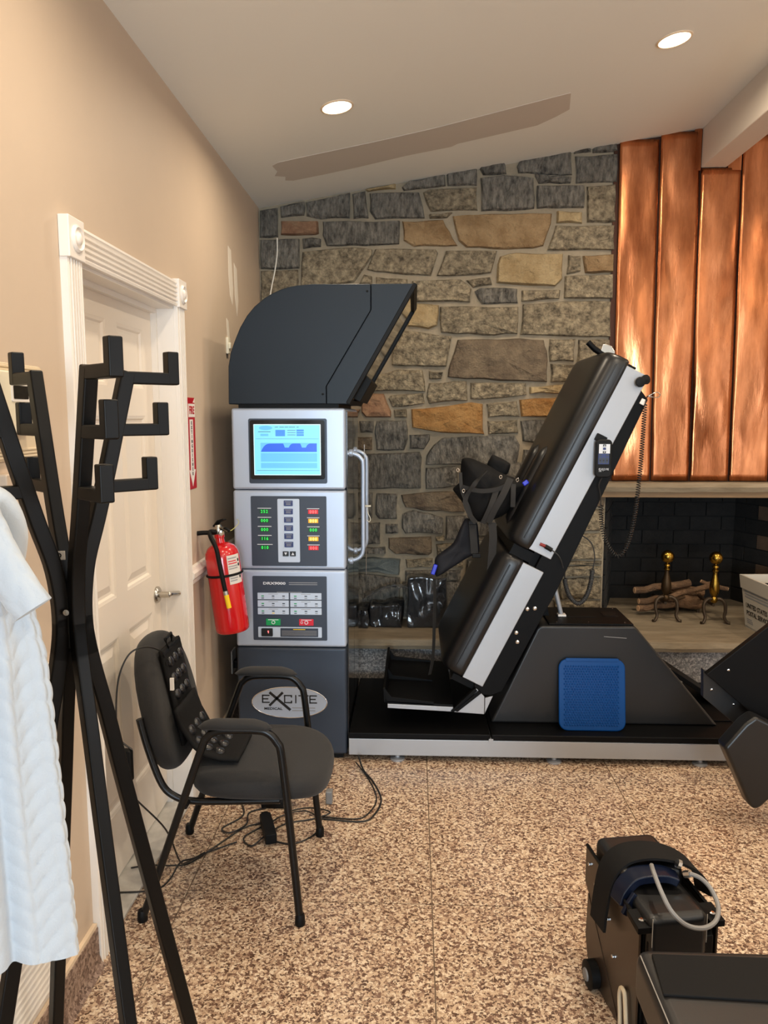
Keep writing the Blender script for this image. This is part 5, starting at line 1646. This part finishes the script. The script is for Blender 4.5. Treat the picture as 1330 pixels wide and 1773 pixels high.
# plush quilted robe hanging from the rack
robe = thing('bath_robe', 'white quilted plush bath robe hanging from the coat rack', 'robe', (-.735, 1.215, .66))
RX, RY = -.735, 1.215
def quilt(s, z):
    """leaf quilting: herringbone of puffed leaves"""
    w = .046
    u = s / w
    k = math.floor(u)
    fu = u - k
    sg_ = 1 if k % 2 == 0 else -1
    ph = (z / .036 + sg_ * (fu - .5) * 1.1) % 1.0
    return math.sin(math.pi * ph) ** .3 * math.sin(math.pi * fu) ** .25
def robe_pt(u, v):
    # u around, v from shoulder (0) to hem (1)
    z = 1.475 - .795 * v - .014 * math.sin(2 * math.pi * u * 2 + .8) * v
    a = 2 * math.pi * u
    wdt = .066 + .028 * min(1, v * 3) + .030 * v
    dep = .045 + .025 * min(1, v * 3) + .018 * v
    if v < .06:
        kk = (v / .06) ** .5
        wdt *= .35 + .65 * kk
        dep *= .4 + .6 * kk
    fold = 1 + .10 * math.sin(a * 5 + 2.0 * v) * min(1, v * 2.5) + .04 * math.sin(a * 9 + 1.3)
    # long lengthwise crease on the side towards the door
    da = (a - 5.35 + math.pi) % (2 * math.pi) - math.pi
    fold -= .20 * math.exp(-(da / .13) ** 2) * min(1, v * 3)
    x = wdt * fold * math.cos(a)
    y = dep * fold * math.sin(a)
    q = .0050 * quilt(a * .105, z) + .0015 * nz(x, y, z, 30)
    L = math.hypot(x, y) or 1
    x += x / L * q; y += y / L * q
    return (RX + .012 * v + x, RY + y + .0 * v, z)
MB().grid(robe_pt, 170, 230, wrap=True).build('robe_body', m_robe, robe, smooth=True, angle=180)
MB().grid(lambda u, v: (RX + (robe_pt(u, 0)[0] - RX) * (1 - v), RY + (robe_pt(u, 0)[1] - RY) * (1 - v), 1.475 + .012 * v), 60, 3, wrap=True).build('robe_shoulder', m_robe, robe, smooth=True, angle=180)
# sleeve hanging in front
def sleeve(u, v):
    a = 2 * math.pi * u
    c0, c1, c2 = Vector((-.680, 1.165, 1.45)), Vector((-.650, 1.155, 1.375)), Vector((-.592, 1.150, 1.300))
    c = c0 * (1 - v) ** 2 + c1 * 2 * v * (1 - v) + c2 * v * v
    rx = .034 - .004 * v
    ry = .024
    q = .003 * quilt(a * .045 + .02, c.z) + .002 * nz(a, v * 6, 2)
    t = Vector((.55, 0, -.83))
    n1 = Vector((.83, 0, .55))
    return tuple(c + n1 * (rx + q) * math.cos(a) + Vector((0, 1, 0)) * (ry + q) * math.sin(a))
slv = MB().grid(sleeve, 60, 60, wrap=True).build('sleeve', m_robe, robe, smooth=True, angle=180)
MB().grid(lambda u, v: tuple(Vector(sleeve(u, 1.0)).lerp(Vector((-.596, 1.150, 1.306)), v)), 40, 3, wrap=True).build('cuff', m_robe, slv, smooth=True, angle=180)
# rolled collar over the hook
MB().tube(catmull([(-.73, 1.165, 1.40), (-.705, 1.18, 1.455), (-.690, 1.20, 1.468), (-.672, 1.22, 1.452), (-.666, 1.235, 1.41), (-.674, 1.235, 1.36)], 6), .026, 12).build('collar', m_robe, robe, smooth=True, angle=180)

# ================================================================= WALL DEVICES BY THE RACK
th = thing('thermostat', 'cream wall thermostat with dark display in a moulded frame', 'thermostat', (WX, 1.78, 1.48))
MB().prism(rrect(1.60, 1.908, 1.497, 1.720, .02), lambda a, b, d: (d, a, b), WX, WX + .006).build('back_frame', m_frame, th, bevel=.003)
for i, ins in enumerate((.008, .016, .024)):
    ptsf = rrect(1.60 + ins, 1.908 - ins, 1.497 + ins, 1.720 - ins, .016)
    MB().tube([(WX + .007, a, b) for a, b in ptsf], .0032, 6, closed=True).build('frame_bead', m_frame, th, smooth=True)
tb = MB().prism(rrect(1.55, 1.805, 1.560, 1.700, .010), lambda a, b, d: (d, a, b), WX + .006, WX + .030).build('body', m_cream, th, bevel=.005)
MB().prism(rrect(1.706, 1.786, 1.632, 1.676, .004), lambda a, b, d: (d, a, b), WX + .030, WX + .032).build('display_frame', m_white, tb)
MB().prism(rrect(1.712, 1.778, 1.638, 1.668, .003), lambda a, b, d: (d, a, b), WX + .032, WX + .033).build('display', m_bezel, tb)
bx2 = thing('wall_switch_box', 'small pale box on the wall below the thermostat', 'switch', (WX, 1.76, 1.40))
MB().prism(rrect(1.68, 1.80, 1.395, 1.470, .006), lambda a, b, d: (d, a, b), WX, WX + .022).build('box', m_wall, bx2, bevel=.004)
vt = thing('floor_vent', 'white slatted return air grille low on the beige wall', 'vent', (WX, 1.5, .14))
MB().box(WX, WX + .004, 1.20, 1.80, .150, .385).build('backing', m_ventd, vt)
for a in ((1.18, 1.82, .135, .155), (1.18, 1.82, .375, .40)):
    MB().box(WX, WX + .012, a[0], a[1], a[2], a[3]).build('frame', m_vent, vt, bevel=.003)
for a in ((1.18, 1.20), (1.80, 1.82)):
    MB().box(WX, WX + .012, a[0], a[1], .155, .375).build('frame', m_vent, vt, bevel=.003)
for k in range(11):
    z = .163 + k * .0195
    MB().prism([(.003, z), (.014, z - .008), (.016, z - .006), (.005, z + .006)], lambda a, b, d: (WX + a, d, b), 1.20, 1.80).build('slat', m_vent, vt)

# ================================================================= FOREGROUND LEG UNIT
leg = thing('leg_traction_unit', 'black and bronze wheeled leg traction unit with strap and grey hose', 'machine', (.64, 1.95, 0))
LA = Vector((.508, 2.115, 0)); LB = Vector((.565, 1.795, 0))
ldir = (LB - LA).normalized()            # towards the camera
lrt = Vector((-ldir.y, ldir.x, 0))       # across, to the camera's right
if lrt.x < 0:
    lrt = -lrt
def lq(a, w, z):
    """a along (0 far .. .318 near), w across, z height"""
    p = LA + ldir * a + lrt * w
    return (p.x, p.y, z)
side_o = [(0, .365), (.0, .255), (.028, .235), (.020, .10), (.045, .030), (.12, .005), (.335, .005), (.335, .330), (.318, .350), (.05, .365)]
for w0 in (0.0, .205):
    pl = MB().prism(side_o, lambda a, b, d: lq(a, d, b), w0 - .003, w0 + .003).build('side_plate', m_brown, leg, bevel=.0015)
    MB().prism([(.028, .235), (.020, .10), (.045, .030), (.12, .005), (.25, .005)], lambda a, b, d: lq(a, d, b), w0 - .0045, w0 - .003).build('gusset', m_brown, pl)
    MB().tube([lq(.0, w0, .366), lq(.318, w0, .352)], .005, 6).build('plate_edge', m_edge, pl)
    for a, z in ((.03, .325), (.075, .290), (.16, .245), (.20, .165)):
        MB().lathe([(.0055, 0), (.0055, .003), (.003, .004)], lq(a, w0 - .004, z), tuple(-lrt), 8).build('bolt', m_chrome, pl)
MB().prism([(.02, .03), (.33, .03), (.33, .345), (.02, .345)], lambda a, b, d: lq(a, d, b), .010, .195).build('core_box', m_rubber, leg)
MB().prism([(.31, .02), (.345, .02), (.345, .31), (.31, .325)], lambda a, b, d: lq(a, d, b), .015, .190).build('front_panel', m_rubber, leg, bevel=.003)
def lpad(a0, a1, w0, w1, z0, z1, name, m):
    return MB().prism([(a0, z0), (a1, z0), (a1, z1), (a0, z1)], lambda a, b, d: lq(a, d, b), w0, w1).build(name, m, leg, bevel=.022, seg=4)
lpad(.02, .20, .012, .19, .30, .405, 'knee_pad', m_vinyl)
lpad(.18, .352, .012, .175, .25, .375, 'shin_pad', m_vinyl)
for w in (.022, .165):
    MB().tube([lq(.353, w, .30), lq(.353, w, .375)], .0012, 4).build('stitch_line', m_seamw, leg)
for w in (.006, .196):
    MB().lathe([(.008, 0), (.008, .006), (.004, .008)], lq(.325, w, .352), (0, 0, 1), 10).build('bolt', m_chrome, leg)
    MB().prism([(.285, .345), (.35, .335), (.35, .352), (.285, .360)], lambda a, b, d: lq(a, d, b), w - .02, w + .02).build('corner_bracket', m_edge, leg, bevel=.002)
# strap over the pads
sp_ = catmull([lq(.155, -.030, .230), lq(.150, -.022, .290), lq(.145, -.010, .350), lq(.14, .010, .390), lq(.14, .05, .418), lq(.15, .11, .428), lq(.165, .17, .420), lq(.185, .215, .398), lq(.20, .235, .368), lq(.212, .240, .335)], 5)
MB().ribbon(sp_, lambda t: tuple(ldir), .085, .007).build('leg_strap', m_strap, leg, smooth=True)
st2 = catmull([lq(.22, -.006, .335), lq(.215, .008, .368), lq(.21, .04, .395), lq(.215, .08, .403), lq(.22, .12, .402), lq(.23, .15, .392)], 5)
MB().ribbon(st2, lambda t: tuple(ldir), .055, .022).build('air_cuff', m_cuff, leg, bevel=.004)
MB().ribbon([lq(.262, -.004, .325), lq(.258, .012, .352), lq(.252, .030, .372)], lambda t: tuple(ldir), .012, .030).build('cuff_fold', m_cuff, leg, bevel=.003)
MB().prism([(.19, .30), (.26, .29), (.27, .20), (.23, .23)], lambda a, b, d: lq(a, d, b), .212, .219).build('strap_end', m_strap, leg)
hs_ = catmull([(0.619, 1.885, 0.448), (0.615, 1.850, 0.447), (0.619, 1.800, 0.428), (0.633, 1.765, 0.402), (0.664, 1.750, 0.378), (0.707, 1.755, 0.367), (0.746, 1.780, 0.369), (0.763, 1.810, 0.387), (0.760, 1.850, 0.407), (0.745, 1.880, 0.417), (0.725, 1.900, 0.417)], 7)
MB().tube(hs_, .0058, 8).build('air_hose', m_hose, leg, smooth=True)
MB().tube([(0.725, 1.900, 0.417), (0.714, 1.910, 0.409)], .010, 8).build('hose_fitting', m_chrome, leg, smooth=True)
MB().tube([(0.696, 1.920, 0.434), (0.705, 1.920, 0.430)], .012, 8).build('hose_fitting', m_chrome, leg, smooth=True)
wc = Vector(lq(.10, -.018, .038))
wh = MB().lathe([(.030, -.016), (.038, -.012), (.038, .012), (.030, .016)], wc, tuple(lrt), 22).build('caster_wheel', m_rubber, leg, smooth=True)
MB().lathe([(.018, 0), (.016, .004), (.001, .005)], Vector(lq(.10, -.034, .038)), tuple(-lrt), 16).build('wheel_hub', m_greyp, wh, smooth=True)
wc2 = Vector(lq(.10, .222, .038))
MB().lathe([(.030, -.016), (.038, -.012), (.038, .012), (.030, .016)], wc2, tuple(lrt), 22).build('caster_wheel', m_rubber, leg, smooth=True)
lv = [lq(.30, -.010, .02)]
lvr = catmull([lq(.272, -.012, .00 + .012), lq(.268, -.012, .06), lq(.262, -.012, .105), lq(.270, -.012, .130), lq(.288, -.012, .130), lq(.296, -.012, .10), lq(.305, -.012, .05), lq(.312, -.012, .012)], 5)
MB().tube(lvr, .0055, 8).build('release_lever', m_frame, leg, smooth=True)

# padded bench nearest the camera
ben = thing('padded_bench', 'charcoal vinyl padded bench with a dark mat laid on it', 'bench', (.85, 1.25, 0))
MB().box(.500, 1.25, .80, 1.615, .300, .420).build('seat_pad', m_vinyl2, ben, bevel=.028, seg=4)
MB().tube([(.5072, .82, .4128), (.5072, 1.2, .4128), (.5072, 1.59, .4128)], .0014, 5).build('seam', m_seamw, ben)
MB().box(.56, 1.22, .84, 1.58, .22, .302).build('seat_base', m_edge, ben)
for x in (.60, 1.14):
    for y in (.88, 1.50):
        MB().box(x, x + .05, y, y + .05, 0, .222).build('leg', m_edge, ben, bevel=.004)
mt = MB().prism([(.528, 1.580), (.95, 1.575), (.95, 1.440), (.515, 1.460)], lambda a, b, d: (a, b, d), .4205, .427)
tag(mt.build('bench_mat', m_strap, bevel=.002), 'flat dark cloth mat lying across the padded bench', 'mat')

# padded machine cut by the edge of the picture
pm = thing('decompression_chair', 'black padded tilting chair standing past the end of the table base', 'machine', (1.7, 2.95, 0))
def diag(poly, y0, y1):
    return MB().prism(poly, fr(0), y0, y1)
diag([(1.1660, 0.5800), (1.42, .80), (1.62, .90), (1.80, .62), (1.43, .40), (1.395, .385)], 3.00, 3.03).build('back_panel', m_edge, pm, bevel=.003)
diag([(1.165, .590), (1.46, .42), (1.46, .300), (1.35, .325), (1.17, .475)], 3.03, 3.06).build('hinge_plate', m_house, pm, bevel=.002)
for c in ((1.20, 3.03, .508), (1.29, 3.03, .447)):
    MB().lathe([(.005, 0), (.005, .003), (.002, .004)], c, (0, -1, 0), 8).build('bolt', m_chrome, pm)
MB().lathe([(.005, 0), (.005, .003), (.002, .004)], (1.25, 3.0, .60), (0, -1, 0), 8).build('bolt', m_chrome, pm)
diag([(1.1900, 0.3410), (1.2650, 0.4370), (1.3030, 0.4680), (1.47, .385), (1.62, .22), (1.3790, 0.1420), (1.3420, 0.1030), (1.3200, 0.0910), (1.2970, 0.1120)], 2.85, 2.93).build('seat_cushion', m_vinyl, pm, bevel=.014, seg=4)
MB().box(1.66, 1.80, 2.88, 3.06, .0, .60).build('pedestal', m_edge, pm, bevel=.01)
MB().box(1.56, 2.05, 2.72, 3.22, .0, .035).build('pedestal_base', m_edge, pm, bevel=.006)

# lettering becomes plain mesh
bpy.context.view_layer.update()
dg_ = bpy.context.evaluated_depsgraph_get()
for o in TEXTS:
    me = bpy.data.meshes.new_from_object(o.evaluated_get(dg_))
    n = bpy.data.objects.new(o.name, me)
    nm = o.name
    COL.objects.link(n)
    n.parent = o.parent
    n.location = o.location
    n.rotation_euler = o.rotation_euler
    n.scale = o.scale
    bpy.data.objects.remove(o)
    n.name = nm
